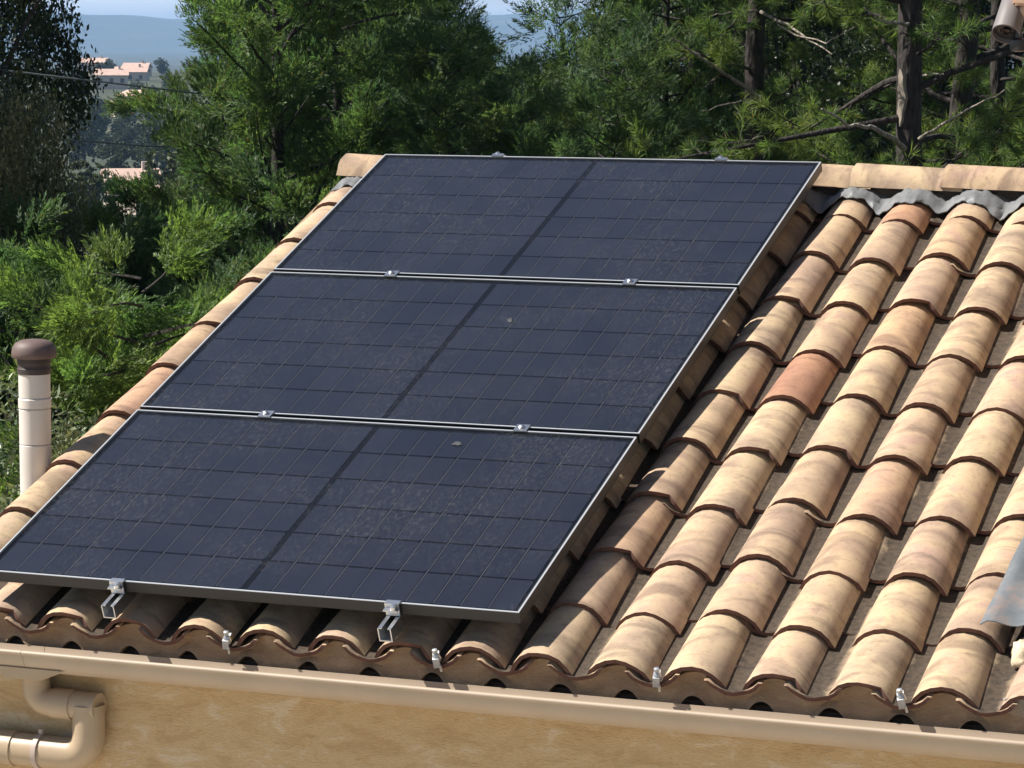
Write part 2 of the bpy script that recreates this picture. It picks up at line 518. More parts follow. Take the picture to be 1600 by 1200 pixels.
COLS = [-0.208, 0.045, 0.279, 0.506, 0.737, 0.953, 1.180, 1.393, 1.606, 1.815, 2.041, 2.268, 2.499, 2.736, 2.968, 3.205]
ROWS = [3.203, 2.925, 2.62, 2.29, 1.945, 1.60, 1.257, 0.91, 0.565, 0.215]
CREST = -0.098
SKEW = 0.019


def col_u(u, v): return u + SKEW * (3.2 - v)


rt = random.Random(5)
ODD = {(10, 5): (0.86, 0.66, 0.61), (0, 4): (1.0, 0.86, 0.86), (10, 9): (0.86, 0.68, 0.66), (12, 3): (0.95, 0.88, 0.90), (11, 6): (1.0, 0.90, 0.86), (13, 7): (0.92, 0.88, 0.88), (9, 2): (0.98, 0.89, 0.88)}
for ci, u in enumerate(COLS):
    stag = rt.uniform(-0.035, 0.035)
    for ri, v0 in enumerate(ROWS):
        vv = v0 + (0 if ri == 0 else stag + rt.uniform(-0.012, 0.012))
        if ri == 0: vv += rt.uniform(-0.006, 0.006)
        top = ri == len(ROWS) - 1
        me = HALF if top else rt.choice(COVERS)
        tilt = R(-2.2) if not top else R(-1.0)
        M = M_ROOF @ T(col_u(u, vv) + rt.uniform(-.004, .004), -vv, CREST - 0.067 + rt.uniform(-.003, .003)) @ Euler((tilt, rt.uniform(-.045, .045), SKEW + rt.uniform(-.02, .02))).to_matrix().to_4x4()
        to = link('cover_tile', me, bld, M)
        if (ci, ri) in ODD: to.color = (*ODD[(ci, ri)], 1)
for ci in range(len(COLS) - 1):
    u = (COLS[ci] + COLS[ci + 1]) / 2
    stag = rt.uniform(-0.04, 0.04)
    for ri, v0 in enumerate(ROWS):
        vv = v0 + (0.006 if ri == 0 else stag - 0.05 + rt.uniform(-0.012, 0.012))
        top = ri == len(ROWS) - 1
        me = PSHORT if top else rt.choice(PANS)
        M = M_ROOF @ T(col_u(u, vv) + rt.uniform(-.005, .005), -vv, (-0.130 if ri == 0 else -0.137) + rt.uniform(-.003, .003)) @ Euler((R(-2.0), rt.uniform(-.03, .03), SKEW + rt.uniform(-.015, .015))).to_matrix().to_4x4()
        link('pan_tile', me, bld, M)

# mortar filling the eave, with a row of arched vents along its foot
def eave_profile(u):
    best = min(COLS, key=lambda c: abs(c - u))
    i = COLS.index(best)
    nb2 = COLS[i + 1] if u > best and i + 1 < len(COLS) else (COLS[i - 1] if u <= best and i > 0 else best + 0.22)
    half = abs(nb2 - best) / 2 or 0.11
    t = min(1.0, abs(u - best) / half)
    return 2.866 + 0.046 * (0.5 + 0.5 * math.cos(math.pi * t)) ** 0.75


def vent_profile(u):
    ph = ((u - 0.296) / 0.1965) % 1.0
    d_ = (ph - 0.5) if False else (ph if ph < 0.5 else ph - 1.0)
    x = d_ * 0.1965
    w = 0.047
    return 2.803 + (0.042 * (1 - (abs(x) / w) ** 2.2) if abs(x) < w else 0.0)


mv, mf = [], []
NU = 700
y_front, y_back = -2.908, -2.80
us = [XL + 0.005 + (XR - 0.02 - XL) * i / NU for i in range(NU + 1)]
for u in us:
    zt, zb = eave_profile(u), vent_profile(u)
    wv = 0.003 * math.sin(u * 31) + 0.002 * math.sin(u * 77)
    mid = (zt + zb) / 2
    mv += [(u, y_front + wv, zb), (u, y_front + 0.012 + wv, mid), (u, y_front + 0.004 + wv, zt), (u, y_back, zt + 0.04), (u, y_back, zb)]
for i in range(NU):
    a, b2 = i * 5, (i + 1) * 5
    for k in range(5):
        k2 = (k + 1) % 5
        mf.append((a + k, a + k2, b2 + k2, b2 + k))
mf.append(tuple(range(5))); mf.append(tuple(NU * 5 + k for k in range(5)))
link('eave_mortar', mesh('eave_mortar', mv, mf, M_MORTAR, 40), bld)
eb = MB(); eb.box(XL + 0.004, XR - 0.02, -2.9035, -2.80, 2.790, 2.8055)
link('eave_board', eb.mesh('eave_board', plain('eave_board', (0.12, 0.085, 0.07), 0.8)), bld)

# right end: mortar lump and filled tile end
def lump(name, c, s, seed, mat, parent, M=None):
    bm = bmesh.new(); bmesh.ops.create_icosphere(bm, subdivisions=3, radius=1.0)
    r0 = random.Random(seed)
    ph = [r0.uniform(0, 6) for _ in range(6)]
    for vt in bm.verts:
        p = vt.co.copy()
        k = 1 + 0.16 * math.sin(p.x * 4 + ph[0]) * math.sin(p.y * 5 + ph[1]) + 0.09 * math.sin(p.z * 9 + ph[2] + p.x * 7) + 0.05 * math.sin(p.y * 15 + ph[3])
        vt.co = Vector((c[0] + p.x * s[0] * k, c[1] + p.y * s[1] * k, c[2] + p.z * s[2] * k))
    me = bpy.data.meshes.new(name); bm.to_mesh(me); bm.free()
    me.polygons.foreach_set('use_smooth', [True] * len(me.polygons)); me.materials.append(mat)
    return link(name, me, parent, M)


M_PALE = plain('pale_mortar', (0.62, 0.50, 0.34), 0.95, var=0.2, scale=30, bump=0.8)
M_GMORT = plain('grey_mortar', (0.27, 0.23, 0.19), 0.95, var=0.2, scale=30, bump=0.8)
lump('mortar_fillet', (3.125, -2.93, -0.148), (0.030, 0.070, 0.028), 3, M_PALE, bld, M_ROOF)
lump('mortar_plug', (3.205, -3.185, -0.148), (0.078, 0.012, 0.042), 4, M_GMORT, bld, M_ROOF)

# bent zinc apron lapped over the tiles at the right abutment
zv, zf = [], []
NX, NY = 18, 10
for j in range(NY + 1):
    for i in range(NX + 1):
        x = 3.005 + 0.36 * i / NX + 0.02 * (j / NY)
        yv = 2.885 - 0.62 * j / NY
        z = -0.078 + 0.016 * math.cos((x - 2.995) * 27) * (1 if i > 2 else 0.6) + 0.02 * (i / NX) + 0.003 * math.sin(j * 1.3 + i)
        if i == 0: z -= 0.012
        zv.append((x, -yv - 0.02 * math.cos((x - 2.99) * 14), z))
n_ = len(zv)
zv += [(a, b2, c - 0.003) for a, b2, c in zv]
W_ = NX + 1
for j in range(NY):
    for i in range(NX):
        q = (j * W_ + i, j * W_ + i + 1, (j + 1) * W_ + i + 1, (j + 1) * W_ + i)
        zf.append(q); zf.append(tuple(n_ + k for k in reversed(q)))
for i in range(NX):
    zf.append((i, n_ + i, n_ + i + 1, i + 1))
for j in range(NY):
    zf.append((j * W_, (j + 1) * W_, n_ + (j + 1) * W_, n_ + j * W_))
am, an, al, ab = newmat('weathered_zinc')
tc = an.new('ShaderNodeTexCoord'); nz = node(an, 'ShaderNodeTexNoise', i_Scale=9.0, i_Detail=6.0, i_Roughness=0.65)
al.new(tc.outputs['Object'], nz.inputs[0])
r_ = ramp(an, al, nz.outputs[0], [(0.42, (0.115, 0.13, 0.145)), (0.56, (0.155, 0.165, 0.175)), (0.68, (0.24, 0.185, 0.165))])
al.new(r_.outputs[0], ab.inputs[0]); ab.inputs['Roughness'].default_value = 0.6
link('abutment_apron', mesh('apron', zv, zf, am, 60), bld, M_ROOF)

# ridge tiles
RIDGE = [barrel('ridge_a', 0.104, 0.084, 0.098, 0.078, 0.42, th=0.014, seg=12, wob=0.002),
         barrel('ridge_b', 0.105, 0.082, 0.097, 0.077, 0.42, th=0.014, seg=12, wob=0.003)]
x = -0.222
k = 0
while x < 3.3:
    M = T(x, YR + 0.004 * math.sin(k * 2.1), 4.112 + 0.003 * math.sin(k * 3)) @ Euler((R(-1.7), rt.uniform(-.02, .02), R(-90) + rt.uniform(-.012, .012))).to_matrix().to_4x4()
    link('ridge_tile', RIDGE[k % 2], bld, M)
    x += 0.345 + rt.uniform(-.01, .01); k += 1
rm = MB(); rm.box(-0.20, XR - 0.02, YR - 0.065, YR + 0.065, 3.99, 4.11)
link('ridge_mortar', rm.mesh('ridge_mortar', M_DECK), bld)

# crumpled grey flashing strip under the ridge
fv, ff = [], []
NX, NY = 260, 5
for j in range(NY + 1):
    for i in range(NX + 1):
        u = -0.20 + 3.5 * i / NX
        uc = u - SKEW * 3.1
        best = min(COLS, key=lambda c: abs(c - uc))
        t = min(1.0, abs(uc - best) / 0.113)
        z = -0.094 - 0.052 * (t ** 1.8) + 0.004 * math.sin(u * 83 + j * 2) + 0.004 * math.sin(u * 151 + j)
        low = 0.085 + 0.02 * math.sin(u * 19) + 0.012 * math.sin(u * 57 + 1) + 0.035 * t
        vv = low + (-0.06 - low) * j / NY
        if j == 0: z -= 0.006
        if j >= NY - 1: z -= 0.018 * (1 - t)
        fv.append((u, -vv, z))
n_ = len(fv); fv += [(a, b2, c - 0.004) for a, b2, c in fv]; W_ = NX + 1
for j in range(NY):
    for i in range(NX):
        q = (j * W_ + i, j * W_ + i + 1, (j + 1) * W_ + i + 1, (j + 1) * W_ + i)
        ff.append(q); ff.append(tuple(n_ + k2 for k2 in reversed(q)))
for i in range(NX): ff.append((i, n_ + i, n_ + i + 1, i + 1))
link('ridge_flashing', mesh('ridge_flashing', fv, ff, M_ZINC, 70), bld, M_ROOF)

# verge mortar under the left-hand tiles
vb = MB(); vb.box(-0.268, -0.150, -3.185, 0.02, -0.262, -0.168)
link('verge_mortar', vb.mesh('verge', M_MORTAR), bld, M_ROOF)

# gutter: half-round PVC with a rolled front bead
gy, gzc, gr = -2.982, 2.826, 0.0655
prof = []
for k in range(15):
    a = math.pi + math.pi * 0.98 * k / 14
    prof.append((gy + gr * math.cos(a), gzc + gr * math.sin(a)))
inner = [(gy + (gr - 0.003) * math.cos(math.pi + math.pi * 0.98 * k / 14), gzc + (gr - 0.003) * math.sin(math.pi + math.pi * 0.98 * k / 14)) for k in range(15)]
prof = prof + inner[::-1]
gb_ = MB()
gut = None
for x0, x1 in ((-0.6, 0.208), (0.2095, 3.45)):
    g_ = MB(); g_.extrude(prof, x0, x1)
    o = link('gutter', g_.mesh('gutter', M_GUTTER, 35), bld)
    bd = MB(); bd.tube([(x0, gy - gr - 0.002, gzc + 0.002), (x1, gy - gr - 0.002, gzc + 0.002)], 0.0075, 10)
    link('bead', bd.mesh('bead', M_GUTTER, 60), o)
    if gut is None: gut = o
    ft = MB(); ft.box(x0 + .001, x1 - .001, gy - gr * 0.93 - 0.004, gy - gr * 0.80, gzc - 0.047, gzc - 0.040)
# outlet and swan-neck down-pipe
def bend(pts, r, n=6):
    pts = [Vector(p) for p in pts]; out = [pts[0]]
    for a, b2, c in zip(pts, pts[1:], pts[2:]):
        d1 = (a - b2).normalized(); d2 = (c - b2).normalized()
        p0, p1 = b2 + d1 * r, b2 + d2 * r
        for k in range(n + 1):
            t = k / n
            out.append(p0 * (1 - t) ** 2 + b2 * 2 * t * (1 - t) + p1 * t * t)
    return out + [pts[-1]]


dp = thing('down_pipe', 'sand plastic swan neck rainwater pipe under the left gutter end', 'pipe', T(0.2, -2.95, 2.5))
ob = MB()
ob.add([(0.02, gy - 0.052, 2.785), (0.36, gy - 0.052, 2.785), (0.36, gy + 0.052, 2.785), (0.02, gy + 0.052, 2.785),
        (0.145, gy - 0.05, 2.742), (0.255, gy - 0.05, 2.742), (0.255, gy + 0.05, 2.742), (0.145, gy + 0.05, 2.742)],
       [(0, 1, 5, 4), (1, 2, 6, 5), (2, 3, 7, 6), (3, 0, 4, 7), (4, 5, 6, 7), (0, 3, 2, 1)])
link('outlet_funnel', bevel(ob.mesh('outlet', M_PIPE), 0.006, 2), dp)
yp = -2.955
up = MB(); up.tube(bend([(0.20, yp, 2.745), (0.20, yp, 2.662), (0.415, yp, 2.662)], 0.055), 0.043, 16)
link('upper_elbow', up.mesh('upper_elbow', M_PIPE, 50), dp)
sl = MB(); sl.tube([(0.262, yp, 2.662), (0.33, yp, 2.662)], 0.0465, 16)
link('socket', sl.mesh('socket', M_PIPE, 50), dp)
lo = MB(); lo.tube(bend([(0.378, yp, 2.668), (0.378, yp, 2.51), (-0.9, yp, 2.51)], 0.075), 0.0495, 16)
link('lower_elbow', lo.mesh('lower_elbow', M_PIPE, 50), dp)
cl = MB(); cl.tube([(0.205, yp, 2.51), (0.222, yp, 2.51)], 0.055, 16); cl.tube([(0.2135, yp, 2.56), (0.2135, yp, 2.578)], 0.009, 8)
link('pipe_clip', cl.mesh('pipe_clip', plain('clip', (0.45, 0.36, 0.30), 0.5), 50), dp)
sk = MB(); sk.tube([(0.06, yp, 2.51), (0.127, yp, 2.51)], 0.0535, 16)
link('socket', sk.mesh('socket2', M_PIPE, 50), dp)

# storm clips on the eave tiles
hk = MB()
hk.add([(-0.011, 0.028, 0.020), (0.011, 0.028, 0.020), (0.011, -0.006, 0.010), (-0.011, -0.006, 0.010), (-0.012, -0.012, -0.020), (0.012, -0.012, -0.020),
        (-0.011, 0.028, 0.026), (0.011, 0.028, 0.026), (0.011, -0.012, 0.016), (-0.011, -0.012, 0.016), (-0.012, -0.018, -0.020), (0.012, -0.018, -0.020)],
       [(0, 1, 2, 3), (3, 2, 5, 4), (6, 9, 8, 7), (9, 10, 11, 8), (0, 6, 7, 1), (4, 5, 11, 10), (0, 3, 9, 6), (3, 4, 10, 9), (1, 7, 8, 2), (2, 8, 11, 5)])
hk.lathe([(0.001, 0.052), (0.009, 0.050), (0.010, 0.038), (0.006, 0.033), (0.013, 0.022), (0.015, 0.006), (0.012, -0.004)], 10, (0.002, 0.004, 0.0))
hk.box(0.006, 0.014, -0.018, -0.012, -0.040, -0.012)
hk.v = [(a * 0.85, b2 * 0.85, c * 0.72) for a, b2, c in hk.v]
HOOK = hk.mesh('storm_clip', M_GALV, 40)
for i, u in enumerate((0.833, 1.503, 2.165, 2.858)):
    link('storm_clip', HOOK, bld, M_ROOF @ T(u, -3.212, -0.146) @ Euler((0, rt.uniform(-.2, .2), rt.uniform(-.4, .4))).to_matrix().to_4x4())

# ------------------------------------------------------------------ flue pipe beside the gable
fx, fy = -0.350, -2.035
fl = thing('flue_pipe', 'cream flue pipe with a brown mushroom cowl beside the roof edge', 'flue', T(fx, fy, 0))
z0 = 0.0
segz = [0.0, 0.9, 1.8, 2.55, 3.14, 3.30, 3.42, 3.455, 3.545]
for i, (a, b2) in enumerate(zip(segz, segz[1:])):
    s_ = MB(); r0 = 0.0525 if i != 6 else 0.0545
    s_.lathe([(r0, a + 0.0015), (r0 + 0.0004, b2 - 0.004), (r0 - 0.003, b2)], 24, (fx, fy, 0))
    link('pipe_section', s_.mesh('flue_section', M_FLUE, 40), fl)
cw = MB()
cw.lathe([(0.050, 3.534), (0.0555, 3.535), (0.0565, 3.553), (0.054, 3.556), (0.054, 3.570), (0.0565, 3.573), (0.056, 3.588), (0.050, 3.590)], 24, (fx, fy, 0))
link('collar', cw.mesh('collar', plain('dark_collar', (0.055, 0.038, 0.034), 0.6), 40), fl)
cw = MB()
cw.lathe([(0.050, 3.589), (0.070, 3.588), (0.0745, 3.595), (0.075, 3.606), (0.071, 3.624), (0.060, 3.639), (0.042, 3.647), (0.020, 3.650), (0.004, 3.651)], 28, (fx, fy, 0))
link('cowl', cw.mesh('cowl', M_COWL, 60), fl)

# ------------------------------------------------------------------ solar panels
PW, PH, GAP, PT = 1.755, 1.038, 0.020, 0.035
cm, cn, cl_, cb = newmat('solar_cell')
oi = cn.new('ShaderNodeObjectInfo')
r_ = ramp(cn, cl_, oi.outputs['Random'], [(0.0, (0.016, 0.0185, 0.029)), (1.0, (0.0215, 0.0240, 0.036))])
cl_.new(r_.outputs[0], cb.inputs[0]); cb.inputs['Roughness'].default_value = 0.35
cb.inputs['Specular IOR Level'].default_value = 0.1
# dusty solar glass
dm, dn, dl, db = newmat('dusty_solar_glass')
dn.remove(db)
tc = dn.new('ShaderNodeTexCoord'); oi = dn.new('ShaderNodeObjectInfo')
co = dn.new('ShaderNodeCombineXYZ'); dl.new(oi.outputs['Random'], co.inputs[0]); dl.new(oi.outputs['Random'], co.inputs[1])
sc_ = node(dn, 'ShaderNodeVectorMath', operation='SCALE'); sc_.inputs['Scale'].default_value = 20; dl.new(co.outputs[0], sc_.inputs[0])
ad_ = node(dn, 'ShaderNodeVectorMath', operation='ADD'); dl.new(tc.outputs['Object'], ad_.inputs[0]); dl.new(sc_.outputs[0], ad_.inputs[1])
mpd = node(dn, 'ShaderNodeMapping'); mpd.inputs['Scale'].default_value = (1.0, 0.45, 1.0); dl.new(ad_.outputs[0], mpd.inputs[0])
d1 = node(dn, 'ShaderNodeTexNoise', i_Scale=110.0, i_Detail=5.0, i_Roughness=0.7, i_Distortion=0.25); dl.new(mpd.outputs[0], d1.inputs[0])
d2 = node(dn, 'ShaderNodeTexNoise', i_Scale=2.6, i_Detail=4.0); dl.new(ad_.outputs[0], d2.inputs[0])
r1 = ramp(dn, dl, d1.outputs[0], [(0.36, 0.001), (0.52, 0.009), (0.68, 0.060)])
r2 = ramp(dn, dl, d2.outputs[0], [(0.36, 0.15), (0.64, 1.6)])
dmul = node(dn, 'ShaderNodeMath', operation='MULTIPLY'); dl.new(r1.outputs[0], dmul.inputs[0]); dl.new(r2.outputs[0], dmul.inputs[1])
tr = dn.new('ShaderNodeBsdfTransparent'); tr.inputs[0].default_value = (0.93, 0.94, 0.95, 1)
df = dn.new('ShaderNodeBsdfDiffuse'); df.inputs[0].default_value = (0.40, 0.385, 0.37, 1)
m1 = dn.new('ShaderNodeMixShader'); dl.new(dmul.outputs[0], m1.inputs[0]); dl.new(tr.outputs[0], m1.inputs[1]); dl.new(df.outputs[0], m1.inputs[2])
gs = dn.new('ShaderNodeBsdfGlossy'); gs.inputs['Roughness'].default_value = 0.16
fr = node(dn, 'ShaderNodeFresnel', i_IOR=1.45)
gg = dn.new('ShaderNodeNewGeometry')
io = node(dn, 'ShaderNodeMapRange'); io.inputs['To Min'].default_value = 1.45; io.inputs['To Max'].default_value = 1 / 1.45   # same thin pane seen from either side
dl.new(gg.outputs['Backfacing'], io.inputs['Value']); dl.new(io.outputs[0], fr.inputs['IOR'])
m2 = dn.new('ShaderNodeMixShader'); dl.new(fr.outputs[0], m2.inputs[0]); dl.new(m1.outputs[0], m2.inputs[1]); dl.new(gs.outputs[0], m2.inputs[2])
dl.new(m2.outputs[0], dn['Material Output'].inputs[0])

HALFW = (PW - 0.040 - 0.014) / 2
CPX, CPY = HALFW / 10, (PH - 0.036) / 6
GAPC = 0.0080
cwid, chei, ch = CPX - GAPC, CPY - GAPC, 0.006
x1_, y1_ = cwid / 2, chei / 2
outl = [(-x1_, -y1_), (x1_ - ch, -y1_), (x1_, -y1_ + ch), (x1_, y1_ - ch), (x1_ - ch, y1_), (-x1_, y1_)]
CELL = mesh('solar_cell', [(a, b2, 0) for a, b2 in outl] + [(a, b2, 0.0008) for a, b2 in outl],
            [tuple(range(5, -1, -1)), tuple(range(6, 12))] + [(i, (i + 1) % 6, 6 + (i + 1) % 6, 6 + i) for i in range(6)], cm)
rb_ = MB(); rb_.box(-0.0008, 0.0008, -(PH - 0.05) / 2, (PH - 0.05) / 2, 0, 0.0004)
RIB = rb_.mesh('ribbon', M_RIB)
fm = MB(); fw_ = 0.011
for (a, b2, c, d_) in ((0, PW, 0, fw_), (0, PW, PH - fw_, PH), (0, fw_, fw_ + .0005, PH - fw_ - .0005), (PW - fw_, PW, fw_ + .0005, PH - fw_ - .0005)):
    fm.box(a, b2, -d_, -c, -PT, -0.0015)
FRAME = fm.mesh('frame', M_BLACK)
lp = MB(); lw = 0.0062
for (a, b2, c, d_) in ((0.0008, PW - .0008, 0.0008, lw), (0.0008, PW - .0008, PH - lw, PH - .0008), (0.0008, lw, lw + .0003, PH - lw - .0003), (PW - lw, PW - .0008, lw + .0003, PH - lw - .0003)):
    lp.box(a, b2, -d_, -c, -0.0012, 0.0008)
LIP = lp.mesh('lip', M_LIP)
bk = MB(); bk.box(fw_, PW - fw_, -PH + fw_, -fw_, -0.012, -0.008)
BACK = bk.mesh('backsheet', M_BACK)
gl_ = MB(); gl_.add([(fw_, -PH + fw_, -0.003), (PW - fw_, -PH + fw_, -0.003), (PW - fw_, -fw_, -0.003), (fw_, -fw_, -0.003)], [(0, 1, 2, 3)])
GLASS = bpy.data.meshes.new('glass'); GLASS.from_pydata(gl_.v, [], gl_.f); GLASS.materials.append(dm)


def blob(seed, r):
    rr = random.Random(seed); pts = []
    for k in range(14):
        a = 2 * math.pi * k / 14; q = r * rr.uniform(0.55, 1.15)
        pts.append((q * math.cos(a), q * 0.6 * math.sin(a)))
    return mesh('dropping', [(a, b2, 0) for a, b2 in pts] + [(a * .9, b2 * .9, 0.0007) for a, b2 in pts],
                [tuple(range(14, 28))] + [(i, (i + 1) % 14, 14 + (i + 1) % 14, 14 + i) for i in range(14)], M_DROP)


plabels = ['top solar panel of the three, its upper edge at the ridge', 'middle solar panel between the top and bottom panels', 'bottom solar panel nearest the gutter, dusty black glass']
PANELS = []
for k in range(3):
    v0 = k * (PH + GAP)
    MP = M_ROOF @ T(0, -v0, 0)
    p = thing('solar_panel', plabels[k], 'solar panel', MP, 'solar panels on the roof')
    PANELS.append(p)
    fo = link('frame', FRAME, p, MP); link('frame_edge', LIP, fo, MP)
    bo = link('backsheet', BACK, p, MP)
    for half in (0, 1):
        for i in range(10):
            cx = 0.020 + half * (HALFW + 0.014) + CPX * (i + 0.5)
            for j in range(6):
                cy = 0.018 + CPY * (j + 0.5)
                link('solar_cell', CELL, p, MP @ T(cx, -cy, -0.0076))
            if i < 9: link('cell_ribbon', RIB, p, MP @ T(cx + CPX / 2, -PH / 2, -0.0074))
    link('cover_glass', GLASS, p, MP)
for k, u, vv, r0 in ((1, 1.04, 0.30, 0.018), (2, 1.19, 0.10, 0.020)):
    link('bird_dropping', blob(int(u * 100), r0), PANELS[k], M_ROOF @ T(u, -k * (PH + GAP) - vv, -0.0026) @ Matrix.Rotation(u * 5, 4, 'Z'))

# mounting rails with their clamps
rl = MB()
rl.box(-0.021, -0.0175, 0, 3.285, -0.0385, -0.0002); rl.box(0.0175, 0.021, 0, 3.285, -0.0385, -0.0002); rl.box(-0.021, 0.021, 0, 3.285, -0.0425, -0.0385)
rl.box(-0.0175, -0.009, 0.004, 3.28, -0.0035, -0.0004); rl.box(0.009, 0.0175, 0.004, 3.28, -0.0035, -0.0004)
RAIL = rl.mesh('rail', M_ALU)
mc = MB(); mc.box(-0.022, 0.022, -0.021, 0.021, 0.0012, 0.0052); mc.box(-0.022, 0.022, -0.0085, 0.0085, -0.034, 0.0012); mc.lathe([(0.009, 0.0052), (0.0095, 0.011), (0.006, 0.0135), (0.001, 0.0138)], 10)
MIDC = mc.mesh('mid_clamp', M_ALU, 40)
ec = MB(); ec.box(-0.022, 0.022, -0.010, 0.011, 0.0012, 0.0052); ec.box(-0.022, 0.022, -0.010, -0.0045, -0.034, 0.0012); ec.box(-0.022, 0.022, -0.026, -0.010, -0.012, -0.008)
ec.lathe([(0.009, -0.008), (0.0098, 0.002), (0.007, 0.006), (0.001, 0.0065)], 10, (0.008, -0.018, 0))
ENDC = ec.mesh('end_clamp', M_ALU, 40)
ft = MB(); ft.box(-0.018, 0.018, -0.03, 0.03, -0.10, -0.043)
FOOT = ft.mesh('rail_foot', M_GALV)
for ui, (u, lab) in enumerate(((0.472, 'left aluminium mounting rail and clamps under the panels'), (1.368, 'right aluminium mounting rail and clamps under the panels'))):
    MR = M_ROOF @ T(u, -3.238, -PT - 0.0004)
    r0 = thing('mounting_rail', lab, 'rail', MR, 'mounting rails')
    link('rail_channel', RAIL, r0, MR)
    for vv in (PH + GAP / 2, 2 * PH + 1.5 * GAP): link('mid_clamp', MIDC, r0, M_ROOF @ T(u, -vv, 0))
    link('end_clamp', ENDC, r0, M_ROOF @ T(u, -(3 * PH + 2 * GAP) - 0.004, 0))
    link('end_clamp', ENDC, r0, M_ROOF @ T(u, 0.004, 0) @ Matrix.Rotation(math.pi, 4, 'Z'))
    for vv in (0.35, 1.5, 2.7): link('rail_foot', FOOT, r0, M_ROOF @ T(u, -vv, -PT))
# ------------------------------------------------------------------ unseen paving, added to bounce light onto the front wall
pv = MB(); pv.box(-9, 9, -26, -2.95, -0.05, 0.012)
tag(link('bounce_terrace', pv.mesh('bounce_terrace', plain('bounce_paving', (0.52, 0.46, 0.38), 0.9, var=0.12, scale=2.0))), 'unseen pale paving added to bounce light onto the gutter wall', kind='structure')

# ------------------------------------------------------------------ main house wall at the right abutment, and its camera
hs = thing('main_house', 'dark stone main house wall rising beside the roof, right of the frame', 'house', T(5.4, 2.0, 0))
hw_ = MB(); hw_.box(3.372, 7.4, -2.7, 6.0, 0, 5.6)
link('wall', hw_.mesh('house_wall', plain('house_stone', (0.17, 0.14, 0.115), 0.95, var=0.3, scale=5, bump=0.5)), hs)
hr = MB(); hr.add([(3.02, -3.1, 5.55), (7.8, -3.1, 5.55), (7.8, 6.4, 5.55), (3.02, 6.4, 5.55), (3.02, -3.1, 5.72), (7.8, -3.1, 5.72), (7.8, 6.4, 5.72), (3.02, 6.4, 5.72), (5.4, -3.1, 6.4), (5.4, 6.4, 6.4)],
                  [(0, 3, 2, 1), (0, 1, 5, 4), (2, 3, 7, 6), (3, 0, 4, 7), (1, 2, 6, 5), (4, 5, 8), (6, 7, 9), (4, 8, 9, 7), (5, 6, 9, 8)])
link('roof', hr.mesh('house_roof', plain('house_roof', (0.52, 0.36, 0.22), 0.9, var=0.15)), hs)

c0 = at(1577, 33, 9.4)
axis = (right * -0.29 + down * 0.80 - fwd * 0.52).normalized()          # looks down and to the left, towards the yard
MC = Matrix.Translation(c0) @ axis.to_track_quat('Z', 'Y').to_matrix().to_4x4()
sc = thing('security_camera', 'grey bullet security camera pointing down from the top right corner', 'camera', Matrix.Translation(c0))
M_CAMG = plain('camera_grey', (0.19, 0.17, 0.165), 0.45)
M_CAMD = plain('camera_dark', (0.03, 0.03, 0.035), 0.3)
b_ = MB(); b_.lathe([(0.018, -0.10), (0.034, -0.098), (0.040, -0.085), (0.043, 0.0), (0.045, 0.055), (0.042, 0.056), (0.040, 0.030), (0.030, 0.028)], 28)
link('body', b_.mesh('camera_body', M_CAMG, 45), sc, MC)
b_ = MB(); b_.lathe([(0.039, 0.0305), (0.0395, 0.040), (0.020, 0.041), (0.0195, 0.036), (0.004, 0.036)], 28)
face = link('face_plate', b_.mesh('camera_face', M_CAMD, 45), sc, MC)
b_ = MB(); b_.lathe([(0.013, 0.0365), (0.014, 0.046), (0.010, 0.047), (0.009, 0.043), (0.001, 0.045)], 18)
link('lens', b_.mesh('camera_lens', plain('lens_glass', (0.01, 0.01, 0.012), 0.08), 45), face, MC)
wall_pt = Vector((3.372, c0.y + 0.10, c0.z + 0.10))
b_ = MB(); b_.tube(bend([c0 + Vector((0.02, 0.01, 0.02)), c0 + Vector((0.10, 0.03, 0.075)), wall_pt], 0.04), 0.018, 12)
link('arm', b_.mesh('camera_arm', plain('camera_arm', (0.62, 0.45, 0.34), 0.6), 50), sc)
b_ = MB(); b_.box(c0.x + 0.012, c0.x + 0.16, c0.y - 0.02, c0.y + 0.11, c0.z + 0.048, c0.z + 0.14)
link('junction_box', bevel(b_.mesh('junction_box', plain('junction', (0.62, 0.40, 0.27), 0.6)), 0.008, 2), sc)
b_ = MB(); b_.lathe([(0.010, 0), (0.024, 0.003), (0.028, 0.016), (0.026, 0.036), (0.012, 0.044), (0.008, 0.09)], 16, tuple(at(1591, 81, 9.38)))
link('motion_sensor', b_.mesh('sensor', M_CAMD, 45), sc)

# ------------------------------------------------------------------ foliage tools
def quads_mesh(name, P, D, S, L, W, mat, bend_=0.12):
    """one kite-shaped blade per row: base P, direction D, side S, length L, width W."""
    n = len(P)
    D = D / (np.linalg.norm(D, axis=1, keepdims=True) + 1e-9)
    S = S - D * np.sum(S * D, axis=1, keepdims=True)
    S = S / (np.linalg.norm(S, axis=1, keepdims=True) + 1e-9)
    N = np.cross(D, S)
    L = L[:, None]; W = W[:, None]
    V = np.empty((n, 4, 3), np.float32)
    V[:, 0] = P
    V[:, 1] = P + D * L * 0.45 + S * W * 0.5 + N * L * bend_
    V[:, 2] = P + D * L
    V[:, 3] = P + D * L * 0.45 - S * W * 0.5 + N * L * bend_
    me = bpy.data.meshes.new(name)
    me.vertices.add(n * 4); me.vertices.foreach_set('co', V.ravel())
    me.loops.add(n * 4); me.loops.foreach_set('vertex_index', np.arange(n * 4, dtype=np.int32))
    me.polygons.add(n); me.polygons.foreach_set('loop_start', np.arange(0, n * 4, 4, dtype=np.int32))
    me.polygons.foreach_set('loop_total', np.full(n, 4, np.int32))
    me.update(calc_edges=True)
    me.materials.append(mat)
    return me


